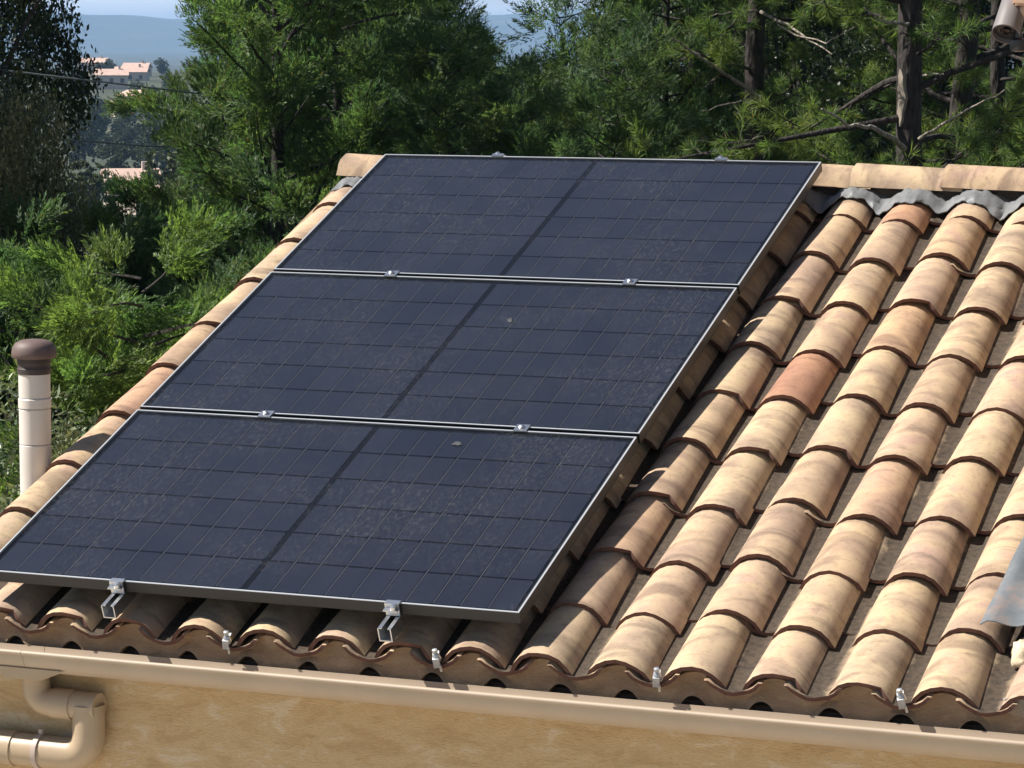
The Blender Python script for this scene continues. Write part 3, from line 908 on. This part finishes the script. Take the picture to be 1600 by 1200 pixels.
def unit(a): return a / (np.linalg.norm(a, axis=-1, keepdims=True) + 1e-9)
def rdir(n): return unit(rng.normal(size=(n, 3)))


def sprays(P, D, size, nb, blade_l, blade_w, spread=0.75, flat=0.25):
    """feathery flat fans (cypress, juniper): every spray is nb blades along a short axis."""
    m = len(P)
    up = rdir(m); Sd = unit(np.cross(D, up)); Nn = np.cross(D, Sd)
    t = np.tile(np.linspace(0.0, 1.0, nb), (m, 1)) + rng.uniform(-.06, .06, (m, nb))
    side = np.tile(np.where(np.arange(nb) % 2 == 0, 1.0, -1.0), (m, 1)) * (1.05 - 0.75 * t.clip(0, 1))
    side += rng.normal(0, .12, (m, nb))
    sz = (size * rng.uniform(0.65, 1.35, m))[:, None, None]
    base = P[:, None] + D[:, None] * t[..., None] * sz
    dd = D[:, None] + Sd[:, None] * (side * spread)[..., None] + Nn[:, None] * rng.normal(0, flat, (m, nb))[..., None]
    base = base.reshape(-1, 3); dd = dd.reshape(-1, 3)
    ss = np.repeat(Sd, nb, 0) + rdir(m * nb) * 0.5
    n = m * nb
    return base, dd, ss, blade_l * rng.uniform(.6, 1.4, n), blade_w * rng.uniform(.7, 1.3, n)


def tufts(P, D, nb, l, w, cone=0.9):
    m = len(P)
    dd = np.repeat(unit(D), nb, 0) * 0.55 + rdir(m * nb) * cone
    base = np.repeat(P, nb, 0) + rng.normal(0, 0.006, (m * nb, 3)) + np.repeat(unit(D), nb, 0) * rng.uniform(-.05, .03, (m * nb, 1))
    return base, dd, rdir(m * nb), l * rng.uniform(.7, 1.2, m * nb), w * rng.uniform(.8, 1.2, m * nb)


def branch_pts(p0, d0, L, n, rise, wig, r_):
    pts = [Vector(p0)]; d = Vector(d0).normalized()
    for i in range(n):
        d = (d + Vector((r_.gauss(0, wig), r_.gauss(0, wig), r_.gauss(0, wig) + rise))).normalized()
        pts.append(pts[-1] + d * (L / n))
    return pts


def make_conifer(seed, H, Rmax, nspray, mat, bark, lean=(0, 0), shape='column', size=0.125, low=0.12, blade=(0.046, 0.0098), fatness=0.055, nb=12):
    r_ = random.Random(seed)
    tb = MB()
    n = 9
    tp = [Vector((lean[0] * (k / n) * H + r_.gauss(0, .025), lean[1] * (k / n) * H + r_.gauss(0, .025), H * k / n)) for k in range(n + 1)]
    tp[0] = Vector((0, 0, -0.1))
    tb.tube(tp[:8], [max(0.004, 0.10 * (H / 7) * (1 - k / 7) ** 0.8) for k in range(8)], 8)
    def trunk(h):
        t = max(0, min(0.999, h / H)) * n; i = int(t); return tp[i].lerp(tp[i + 1], t - i)
    P, D = [], []
    nbr = int(H * 15)
    for i in range(nbr):
        t = low + (0.985 - low) * ((i + r_.random()) / nbr)
        if shape == 'column': prof = (math.sin(math.pi * min(1, (t * 0.75 + 0.22))) ** 0.7)
        elif shape == 'cone': prof = (1 - t) ** 0.75 * 1.08 + 0.06
        else: prof = math.sqrt(max(0.02, 1 - (2 * t - 0.85) ** 2 / 1.5))
        L = Rmax * prof * r_.uniform(0.45, 1.22)
        az = i * 2.399 + r_.gauss(0, .3)
        el = r_.uniform(0.05, 0.6) if shape != 'column' else r_.uniform(0.2, 0.85)
        p0 = trunk(t * H); d0 = Vector((math.cos(az) * math.cos(el), math.sin(az) * math.cos(el), math.sin(el)))
        pts = branch_pts(p0, d0, L, 4, r_.uniform(-0.06, 0.10), 0.10, r_)
        if L > 0.35: tb.tube(pts, [0.012 * L + .003, 0.010 * L + .003, 0.007 * L + .002, 0.005 * L + .002, 0.002], 4, cap=False)
        k = max(6, int(nspray * L / (nbr * Rmax * 0.62)))
        # each limb carries a few plume-like lobes; the sprays gather in them
        nl = max(2, int(1.5 + L * 3.2))
        lobes = []
        for j in range(nl):
            s = min(0.999, 0.38 + 0.64 * (j + r_.random()) / nl) * 4
            a = int(s); q = pts[a].lerp(pts[a + 1], s - a); bd = (pts[a + 1] - pts[a]).normalized()
            sd = (bd * 0.7 + Vector((r_.gauss(0, .8), r_.gauss(0, .8), r_.gauss(0.15, .45)))).normalized()
            lobes.append((q, sd, r_.uniform(0.16, 0.34)))
        for _ in range(k):
            q, sd, ll = r_.choice(lobes)
            w = r_.random() ** 0.8
            fat = fatness * (1.15 - 0.8 * w)
            off = Vector((r_.gauss(0, 1), r_.gauss(0, 1), r_.gauss(0, .8))) * fat
            P.append(q + sd * (ll * w) + off)
            D.append((sd * 0.9 + off.normalized() * 0.6 + Vector((0, 0, r_.uniform(0.0, 0.4)))).normalized())
    P = np.array([tuple(p) for p in P]); D = np.array([tuple(d) for d in D])
    a = sprays(P, D, size, nb, blade[0], blade[1])
    return tb.mesh('conifer_trunk', bark, 60), quads_mesh('conifer_crown', *a, mat)


def make_broadleaf(seed, H, base, clumps, nleaf, mat, bark, leaf=(0.048, 0.026), spreadr=1.0):
    r_ = random.Random(seed)
    tb = MB()
    tb.tube([(0, 0, -.1), (0.04, 0.02, base * 0.5), (0.0, 0.05, base), (0.03, 0.0, H * 0.7)], [0.13, 0.11, 0.09, 0.03], 8)
    Ps, Ds = [], []
    tot = sum(c[3] ** 2 for c in clumps)
    for (cx, cy, cz, cr) in clumps:
        tb.tube(branch_pts((0, 0.03, base), (cx, cy, max(.2, cz - base)), (Vector((cx, cy, cz - base))).length, 4, 0.0, 0.08, r_), [0.05, .04, .03, .02, .01], 5, cap=False)
        n = int(nleaf * cr * cr / tot)
        # leaves gather on twigs: sub-centres on and under the clump's skin
        ns = max(8, n // 22)
        sd = rdir(ns); sr = cr * rng.uniform(0.45, 1.08, ns)[:, None]
        sub = np.array([cx, cy, cz]) + sd * sr * np.array([1, 1, 0.82])
        idx = rng.integers(0, ns, n)
        Ps.append(sub[idx] + rng.normal(0, 0.055 * (0.7 + cr * 0.5), (n, 3)))
        Ds.append(sd[idx] * 0.6 + rdir(n) * 0.9 + np.array([0, 0, 0.1]))
    P = np.concatenate(Ps); D = np.concatenate(Ds); n = len(P)
    me = quads_mesh('leaf_crown', P, D, rdir(n) + np.array([0.3, 0, 0]), leaf[0] * rng.uniform(.6, 1.3, n), leaf[1] * rng.uniform(.7, 1.3, n), mat, 0.08)
    return tb.mesh('leaf_trunk', bark, 60), me


def clumps_for(seed, H, base, Rx, n, rmin=0.35, rmax=0.75):
    r_ = random.Random(seed); out = []
    for i in range(n):
        t = (i + 0.5) / n
        z = base * 0.75 + (H - base * 0.75) * t
        w = Rx * math.sqrt(max(0.05, 1 - ((t - 0.45) / 0.62) ** 2))
        a = i * 2.4 + r_.random(); q = w * r_.uniform(0.35, 1.0)
        out.append((q * math.cos(a), q * math.sin(a), z, r_.uniform(rmin, rmax)))
    return out


def make_pine(seed, H, tr0, Rmax, ntuft, mat, bark, first=0.30, lean=(0, 0), clear=R(-68)):
    r_ = random.Random(seed)
    tb = MB(); n = 10
    tp = [Vector((lean[0] * H * (k / n) + r_.gauss(0, .03), lean[1] * H * (k / n) + r_.gauss(0, .03), H * k / n)) for k in range(n + 1)]
    tp[0] = Vector((0, 0, -.1))
    tb.tube(tp, [tr0 * (1 - 0.75 * k / n) * r_.uniform(.95, 1.06) for k in range(n + 1)], 14)
    P, D = [], []
    nbr = 46
    for i in range(nbr):
        t = first + (0.98 - first) * (i + r_.random()) / nbr
        L = Rmax * (1.05 - 0.6 * t) * r_.uniform(0.6, 1.15)
        az = i * 2.399 + r_.gauss(0, .35)
        if math.cos(az - clear) > 0.35 and t < 0.75: L *= 0.22 if i % 3 else 0.5
        el = r_.uniform(-0.25, 0.5)
        tt = t * n; k = int(min(n - 1, tt)); p0 = tp[k].lerp(tp[k + 1], tt - k)
        d0 = Vector((math.cos(az) * math.cos(el), math.sin(az) * math.cos(el), math.sin(el)))
        pts = branch_pts(p0, d0, L, 6, 0.03, 0.13, r_)
        tb.tube(pts, [0.017 * (1 - j / 7) * (0.5 + L / 2) + .003 for j in range(7)], 6, cap=False)
        nsub = int(5 + L * 5)
        for j in range(nsub):
            s = r_.uniform(0.42, 1.0) * 6 * 0.999; a = int(s)
            q = pts[a].lerp(pts[a + 1], s - a); bd = (pts[a + 1] - pts[a]).normalized()
            sd = (bd * 0.6 + Vector((r_.gauss(0, 1), r_.gauss(0, 1), r_.gauss(0, .7) + .15)) * 0.8).normalized()
            sl = r_.uniform(0.15, 0.5)
            tw = branch_pts(q, sd, sl, 3, 0.05, 0.12, r_)
            tb.tube(tw, [0.006, 0.005, 0.004, 0.002], 3, cap=False)
            for g in range(max(3, int(ntuft / (nbr * (5 + Rmax * 3.5))))):
                s2 = r_.uniform(0.3, 1.0) * 3 * .999; a2 = int(s2)
                P.append(tw[a2].lerp(tw[a2 + 1], s2 - a2)); D.append((tw[a2 + 1] - tw[a2]).normalized() + Vector((r_.gauss(0, .35), r_.gauss(0, .35), r_.gauss(0, .35))))
    P = np.array([tuple(p) for p in P]); D = np.array([tuple(d) for d in D])
    a = tufts(P, D, 20, 0.105, 0.0052, 0.62)
    return tb.mesh('pine_trunk', bark, 60), quads_mesh('pine_crown', *a, mat, 0.02)


L_CYP = leaf_material('cypress_leaf', (0.046, 0.088, 0.040), (0.118, 0.195, 0.078), 0.48, dry=(0.13, 0.10, 0.035))
L_CYP2 = leaf_material('juniper_leaf', (0.042, 0.082, 0.044), (0.104, 0.170, 0.078), 0.46, dry=(0.11, 0.085, 0.035))
L_OAK = leaf_material('holm_oak_leaf', (0.020, 0.034, 0.020), (0.048, 0.070, 0.034), 0.18, rough=0.42, spec=0.5)
L_OAKG = leaf_material('grey_oak_leaf', (0.075, 0.092, 0.055), (0.165, 0.180, 0.110), 0.22, dry=(0.20, 0.17, 0.09))
L_PINE = leaf_material('pine_needle', (0.058, 0.102, 0.038), (0.150, 0.220, 0.070), 0.48, dry=(0.20, 0.16, 0.05))
L_OLIVE = leaf_material('olive_leaf', (0.060, 0.085, 0.045), (0.21, 0.25, 0.15), 0.2, rough=0.4, spec=0.5)
L_FAR = leaf_material('valley_leaf', (0.030, 0.045, 0.020), (0.070, 0.085, 0.035), 0.2)
B_DARK = bark_material('dark_bark', (0.040, 0.034, 0.030), (0.014, 0.012, 0.011))
B_PINE = bark_material('pine_bark', (0.042, 0.033, 0.030), (0.012, 0.010, 0.009), 14.0)

PROTO = {}
PROTO['cyp_a'] = make_conifer(1, 8.2, 1.15, 15000, L_CYP, B_DARK, shape='column')
PROTO['cyp_b'] = make_conifer(2, 7.6, 1.30, 14500, L_CYP2, B_DARK, lean=(-0.02, 0.01), shape='oval')
PROTO['cyp_c'] = make_conifer(3, 6.6, 0.85, 6000, L_CYP2, B_DARK, lean=(-0.36, 0.02), shape='cone')
PROTO['bush'] = make_conifer(4, 3.55, 1.05, 12000, L_CYP2, B_DARK, shape='oval', size=0.10, low=0.08, blade=(0.033, 0.0082), fatness=0.042, nb=15)
PROTO['oak_dark'] = make_broadleaf(5, 9.0, 1.8, clumps_for(5, 8.6, 1.8, 1.7, 26, 0.5, 0.9), 125000, L_OAK, B_DARK, leaf=(0.062, 0.038))
PROTO['oak_grey'] = make_broadleaf(6, 4.35, 1.2, clumps_for(6, 4.1, 1.2, 0.55, 13, 0.28, 0.48), 34000, L_OAKG, B_DARK, leaf=(0.042, 0.022))
PROTO['oak_mid'] = make_broadleaf(7, 7.6, 2.0, clumps_for(7, 7.3, 2.0, 1.5, 24, 0.40, 0.75), 60000, L_OAKG and leaf_material('dull_oak_leaf', (0.048, 0.075, 0.042), (0.120, 0.158, 0.085), 0.36), B_DARK, leaf=(0.055, 0.032))
PROTO['pine_a'] = make_pine(8, 10.0, 0.130, 2.5, 4200, L_PINE, B_PINE)
PROTO['pine_b'] = make_pine(9, 9.5, 0.118, 2.4, 4200, L_PINE, B_PINE, lean=(0.015, 0.0))
PROTO['olive'] = make_broadleaf(10, 3.3, 0.8, clumps_for(10, 3.15, 0.8, 0.5, 12, 0.22, 0.36), 15000, L_OLIVE, B_DARK, leaf=(0.050, 0.013))
PROTO['far'] = make_broadleaf(12, 6.0, 1.2, clumps_for(12, 5.6, 1.2, 1.8, 12, 0.8, 1.3), 5000, L_FAR, B_DARK, leaf=(0.32, 0.22))

KINDNAME = {'cyp_a': 'cypress_tree', 'cyp_b': 'cypress_tree', 'cyp_c': 'cypress_tree', 'bush': 'juniper_bush', 'oak_dark': 'holm_oak_tree', 'oak_grey': 'holm_oak_tree',
            'oak_mid': 'oak_tree', 'pine_a': 'pine_tree', 'pine_b': 'pine_tree', 'olive': 'olive_shrub', 'far': 'valley_tree'}


def plant(kind, px, D, label, cat='tree', rz=0.0, s=1.0, group=None, dz=0.0, sxy=None):
    p = at(px, 65, D)
    z = gz(math.hypot(p.x - CAM.x, p.y - CAM.y)) + dz
    M = T(p.x, p.y, z) @ Matrix.Rotation(rz, 4, 'Z') @ Matrix.Diagonal((sxy or s, sxy or s, s, 1))
    t = thing(KINDNAME[kind], label, cat, M, group)
    tk, cr = PROTO[kind]
    link('trunk', tk, t, M); link('crown', cr, t, M)
    return t


# left side
plant('oak_dark', -365, 18.5, 'tall dark holm oak filling the left edge of the picture', rz=0.4, s=0.68, sxy=0.95)
plant('oak_dark', -80, 22.5, 'second dark holm oak behind the grey green one', rz=2.4, s=0.9, sxy=0.50)
plant('oak_grey', 55, 18.2, 'grey green holm oak in front of the dark oak, left', rz=1.0, sxy=0.48)
bright = plant('bush', 215, 15.2, 'bright green feathery juniper below the far red roof', 'bush', rz=0.3, s=1.0)
for ch in bright.children:
    if ch.name.startswith('crown'):
        ch.material_slots[0].link = 'OBJECT'; ch.material_slots[0].material = leaf_material('bright_juniper_leaf', (0.060, 0.105, 0.036), (0.155, 0.235, 0.075), 0.48)
plant('bush', 20, 16.6, 'dark juniper behind the flue cowl at the left edge', 'bush', rz=2.2, s=0.98)
plant('bush', 470, 18.6, 'spreading juniper right of the red roofed shed, below the tall cypress', 'bush', rz=4.0, s=1.03)
plant('bush', 335, 17.0, 'juniper close behind the upper left roof edge', 'bush', rz=5.2, s=0.93)
plant('bush', 120, 18.0, 'dark green juniper below the grey green oak', 'bush', rz=3.2, s=1.0)
plant('bush', 290, 23.0, 'small juniper just below the red roofed shed', 'bush', rz=1.2, s=0.97)
plant('olive', 52, 12.3, 'silvery olive shrub growing round the flue pipe', 'shrub', rz=0.5, s=0.98)
# the central conifers
plant('cyp_a', 432, 21.5, 'dense cypress with a dark straight trunk, left of the panels\' top corner', rz=0.0, s=1.0, sxy=0.84)
plant('oak_mid', 455, 26.5, 'tall leafy oak right of the valley view', rz=0.8, s=0.98, sxy=0.52)
plant('cyp_b', 545, 24.0, 'broad cypress behind the left end of the ridge', rz=1.0, sxy=0.9)
plant('cyp_b', 480, 28.5, 'cypress half hidden behind the straight trunked one', rz=4.0, s=1.0, sxy=0.8)
plant('cyp_b', 590, 30.0, 'cypress further back left of the sky patch', rz=5.0, s=1.1, sxy=0.85)
plant('cyp_a', 655, 26.0, 'slim cypress second right of the ridge end', rz=2.6, s=0.96, sxy=0.62)
plant('cyp_c', 1130, 22.0, 'thin cypress leaning left beside the patch of sky', rz=-0.38, s=0.93)
plant('cyp_c', 1215, 23.5, 'small leaning cypress behind the middle of the ridge', rz=-0.45, s=0.80)
plant('cyp_b', 1030, 24.5, 'dense cypress right of the patch of sky', rz=3.0, s=0.93, sxy=0.75)
plant('cyp_b', 835, 21.0, 'young cypress just behind the centre of the ridge', rz=1.0, s=0.575)
plant('cyp_b', 705, 21.5, 'young cypress behind the left clamp of the top panel', rz=2.0, s=0.62)
plant('cyp_b', 960, 22.0, 'young cypress behind the ridge left of the pines', rz=5.0, s=0.62)
# pines on the right
scarred = plant('pine_a', 1428, 21.0, 'pine with a thick scarred trunk, left of the trunk pair', rz=0.05)
plant('pine_b', 1494, 22.5, 'pine with a straight reddish trunk, right of the scarred one', rz=-0.1)
plant('pine_b', 1545, 24.5, 'thin leaning pine partly behind the security camera', rz=0.3, s=0.85)
bare = plant('pine_a', 1185, 23.5, 'pine with bare grey branches behind the panels\' right corner', rz=0.5, s=0.9)
plant('pine_a', 1090, 31.0, 'pine behind the dense cypress, right of centre', rz=1.4, s=0.95)
plant('pine_a', 1640, 27.0, 'pine at the right edge of the picture', rz=0.9, s=0.95)
# bare sunlit boughs and the pale scar on the thick trunk
M_DEAD = bark_material('grey_dead_wood', (0.34, 0.29, 0.24), (0.10, 0.085, 0.07), 20.0)


def bough(parent, pts, r0):
    wp = [at(px, py, D) for px, py, D in pts]
    out = []
    for i in range(len(wp) - 1):
        for k in range(5):
            q = wp[i].lerp(wp[i + 1], k / 5)
            out.append(q + Vector((random.gauss(0, .006), random.gauss(0, .006), random.gauss(0, .006))))
    out.append(wp[-1])
    b_ = MB(); b_.tube(out, [max(0.004, r0 * (1 - 0.8 * i / len(out))) for i in range(len(out))], 7)
    link('bare_branch', b_.mesh('bare_branch', M_DEAD, 60), parent)


bough(bare, [(1196, 160, 23.45), (1130, 112, 23.1), (1045, 58, 22.7)], 0.020)
bough(bare, [(1190, 150, 23.45), (1150, 160, 23.0), (1098, 173, 22.6)], 0.010)
bough(bare, [(1190, 212, 23.45), (1150, 225, 23.0), (1085, 220, 22.7)], 0.009)
bough(bare, [(1187, 18, 23.45), (1150, 20, 23.1), (1100, 26, 22.9)], 0.009)
bough(bare, [(1190, 20, 23.4), (1240, 45, 22.9), (1300, 85, 22.6)], 0.016)
bough(bare, [(1215, 42, 23.1), (1290, 68, 22.6), (1335, 42, 22.4)], 0.009)
bough(scarred, [(1412, 232, 20.95), (1370, 200, 20.6), (1325, 196, 20.4), (1284, 170, 20.2)], 0.022)
bough(scarred, [(1420, 36, 20.95), (1385, 38, 20.5), (1350, 12, 20.3)], 0.014)
bough(scarred, [(1440, 118, 20.95), (1475, 116, 20.7)], 0.010)
bough(scarred, [(1436, 215, 20.95), (1500, 180, 20.6), (1570, 140, 20.3)], 0.013)
sv, sf = [], []
tc_ = at(1425, 150, 21.0)
for j in range(9):
    t = j / 8
    z = at(1428, 108 + 90 * t, 21.0).z
    wdt = 0.55 * math.sin(math.pi * min(0.98, t * 0.9 + 0.06))
    for i in range(5):
        a = R(222) + wdt * (i - 2) / 2 + 0.10 * math.sin(j * 1.9)
        for rr in (0.099 + 0.004 * math.sin(j * 2.3 + i), 0.060):
            sv.append((tc_.x + rr * math.cos(a), tc_.y + rr * math.sin(a), z))
for j in range(8):
    for i in range(4):
        a = j * 10 + i * 2; b2 = (j + 1) * 10 + i * 2
        sf.append((a, a + 2, b2 + 2, b2))
    sf.append((j * 10, (j + 1) * 10, (j + 1) * 10 + 1, j * 10 + 1)); sf.append((j * 10 + 8, j * 10 + 9, (j + 1) * 10 + 9, (j + 1) * 10 + 8))
tag(link('bark_scar', mesh('bark_scar', sv, sf, plain('bare_wood', (0.27, 0.225, 0.175), 0.8, var=0.25, scale=30), 50), scarred), 'pale bare wood scar on the trunk')
# second row, closing the background
row = [(-400, 30, 'oak_dark', 'dark oak further back at the far left', 1.0), (540, 33, 'oak_mid', 'oak further back behind the broad cypress', .72), (560, 40, 'oak_mid', 'oak further back left of the sky patch', .9),
       (1190, 36, 'oak_mid', 'oak further back behind the dense cypress', .95), (1250, 33, 'oak_dark', 'dark oak further back right of centre', 1.0),
       (1200, 36, 'oak_mid', 'oak further back behind the bare branched pine', 1.0), (1330, 38, 'oak_dark', 'dark oak further back between the pines', 1.0), (1450, 40, 'oak_mid', 'oak further back behind the scarred pine', 1.05), (1590, 37, 'oak_dark', 'dark oak further back at the right edge', 1.0),
       (760, 34, 'bush', 'tall juniper further back under the sky patch', 1.22), (860, 38, 'bush', 'juniper further back right under the sky patch', 1.25), (420, 32, 'bush', 'juniper further back behind the straight trunked cypress', 1.35)]
for i, (px, D, k, lab, s) in enumerate(row):
    plant(k, px, D, lab, rz=i * 1.3 + .4, s=s, group='trees behind the front row')
# the valley seen through the gap
rv = random.Random(21)
vspots = []
for i in range(62):
    D = rv.choice((170, 210, 250, 395, 420, 450, 480, 520, 560, 600, 640, 760, 800, 900, 950))
    px = rv.uniform(118, 275)
    if D < 330 and 140 < px < 262: continue
    s_ = rv.uniform(0.6, 1.25)
    if 150 < px < 240 and D > 380: s_ *= 0.66
    vspots.append((px, D, s_))
vspots.sort()
where = {0: 'near the red roofed shed', 1: 'between the shed and the pale houses', 2: 'among the pale houses', 3: 'behind the pale houses'}
for i, (px, D, s) in enumerate(vspots):
    k = 0 if D < 330 else 1 if D < 660 else 2 if D < 850 else 3
    side = 'left' if px < 160 else 'middle' if px < 215 else 'right'
    plant('far', px, D, 'far round tree ' + where[k] + ', ' + side + ' of the gap', rz=i, s=s * (0.9 if D < 300 else 1.1), group='trees in the valley')

# ------------------------------------------------------------------ houses in the valley
M_FW = plain('far_render', (0.56, 0.47, 0.39), 0.9, var=0.06, scale=0.6)
M_FR = plain('far_roof', (0.52, 0.36, 0.29), 0.9, var=0.15, scale=0.8)
M_WIN = plain('far_window', (0.05, 0.06, 0.07), 0.3)


def house(px, py, D, w, d_, h, rz, label, rh=None):
    p = at(px, py, D)                                  # middle of the front eave
    base = gz(math.hypot(p.x - CAM.x, p.y - CAM.y)) - 1.0
    M = T(p.x, p.y, base) @ Matrix.Rotation(R(rz), 4, 'Z')
    t = thing('village_house', label, 'house', M, 'houses in the valley')
    H = p.z - base
    rh = rh or d_ * 0.17
    b_ = MB(); b_.extrude([(-d_ / 2, 0), (d_ / 2, 0), (d_ / 2, H), (0, H + rh), (-d_ / 2, H)], -w / 2, w / 2)
    link('wall', b_.mesh('house_wall', M_FW), t, M)
    e = 0.35
    for sgn in (-1, 1):
        y0, z0 = sgn * (d_ / 2 + e), H - e * rh / (d_ / 2) + 0.05
        b_ = MB(); b_.extrude([(y0, z0), (sgn * 0.001, H + rh + 0.05), (sgn * 0.001, H + rh + 0.25), (y0, z0 + 0.2)], -w / 2 - e, w / 2 + e)
        link('roof_slope', b_.mesh('house_roof', M_FR), t, M)
    nw = max(2, int(w / 2.6))
    for i in range(nw):
        x_ = -w / 2 + w * (i + 0.5) / nw
        b_ = MB(); b_.box(x_ - 0.5, x_ + 0.5, -d_ / 2 - 0.03, -d_ / 2 + 0.05, H - 1.9, H - 0.7)
        link('window', b_.mesh('house_window', M_WIN), t, M)
    b_ = MB(); b_.box(w * 0.22, w * 0.22 + 0.6, -0.5, 0.2, H + rh * 0.5, H + rh + 1.0)
    link('chimney', b_.mesh('house_chimney', M_FW), t, M)
    return t


house(174, 118, 800, 8.5, 9.0, 5, 30, 'pale house with a pink roof, left of the three on the skyline')
house(206, 113, 850, 9.0, 8.0, 5, 22, 'pale house with a pink roof, right of the skyline pair')
house(214, 106, 960, 8.0, 8.0, 5, 18, 'small house highest on the far slope, nearest the trees')
house(148, 98, 980, 9.0, 8.0, 5, 10, 'house half hidden behind the left oak, on the skyline')
house(216, 150, 700, 7.0, 7.0, 4, -20, 'house with a grey shaded roof below the skyline houses')
house(196, 164, 690, 6.0, 6.0, 4, 40, 'small pink roofed house below the grey roofed one')
house(204, 281, 330, 5.6, 6.0, 3, 36, 'near shed with a sunlit red roof, lowest in the gap')
house(226, 303, 300, 5.0, 5.0, 3, 60, 'pale walled hut just below the red roofed shed')

# ------------------------------------------------------------------ overhead cables
M_CAB = plain('grey_cable', (0.30, 0.32, 0.33), 0.5)


def cable(p_list, label, rad):
    pts = [at(px, py, D) for px, py, D in p_list]
    out = []
    for i in range(len(pts) - 1):
        a = pts[max(0, i - 1)]; b2 = pts[i]; c = pts[i + 1]; d_ = pts[min(len(pts) - 1, i + 2)]
        for k in range(8):
            t = k / 8
            out.append(0.5 * ((2 * b2) + (c - a) * t + (2 * a - 5 * b2 + 4 * c - d_) * t * t + (3 * b2 - a - 3 * c + d_) * t ** 3))
    out.append(pts[-1])
    b_ = MB(); b_.tube(out, rad, 6)
    tag(link('overhead_cable', b_.mesh('cable', M_CAB, 60)), label, 'cable', 'overhead cables')


cable([(-400, 62, 20), (100, 121, 21.6), (345, 150, 22.8), (485, 163, 24.0), (620, 170, 26), (1000, 172, 36), (1500, 160, 50)], 'upper grey cable crossing in front of the valley houses', 0.0062)
cable([(-400, 188, 20.5), (135, 221, 22.2), (300, 230, 23.4), (700, 232, 30), (1500, 205, 50)], 'lower dark cable just above the red roofed shed', 0.0058)

# ------------------------------------------------------------------ haze
bx = MB(); bx.box(-16000, 16000, -2500, 14000, -36, 130)
hz = link('haze', bx.mesh('haze'))
hzm = bpy.data.materials.new('haze'); hzm.use_nodes = True
hzm.node_tree.nodes.clear()
out = hzm.node_tree.nodes.new('ShaderNodeOutputMaterial'); pvn = hzm.node_tree.nodes.new('ShaderNodeVolumePrincipled')
pvn.inputs['Color'].default_value = (0.40, 0.64, 1.0, 1)
pvn.inputs['Density'].default_value = 0.00013
hzm.node_tree.links.new(pvn.outputs[0], out.inputs['Volume'])
hz.data.materials.append(hzm)
tag(hz, 'pale summer haze over the valley', kind='stuff')
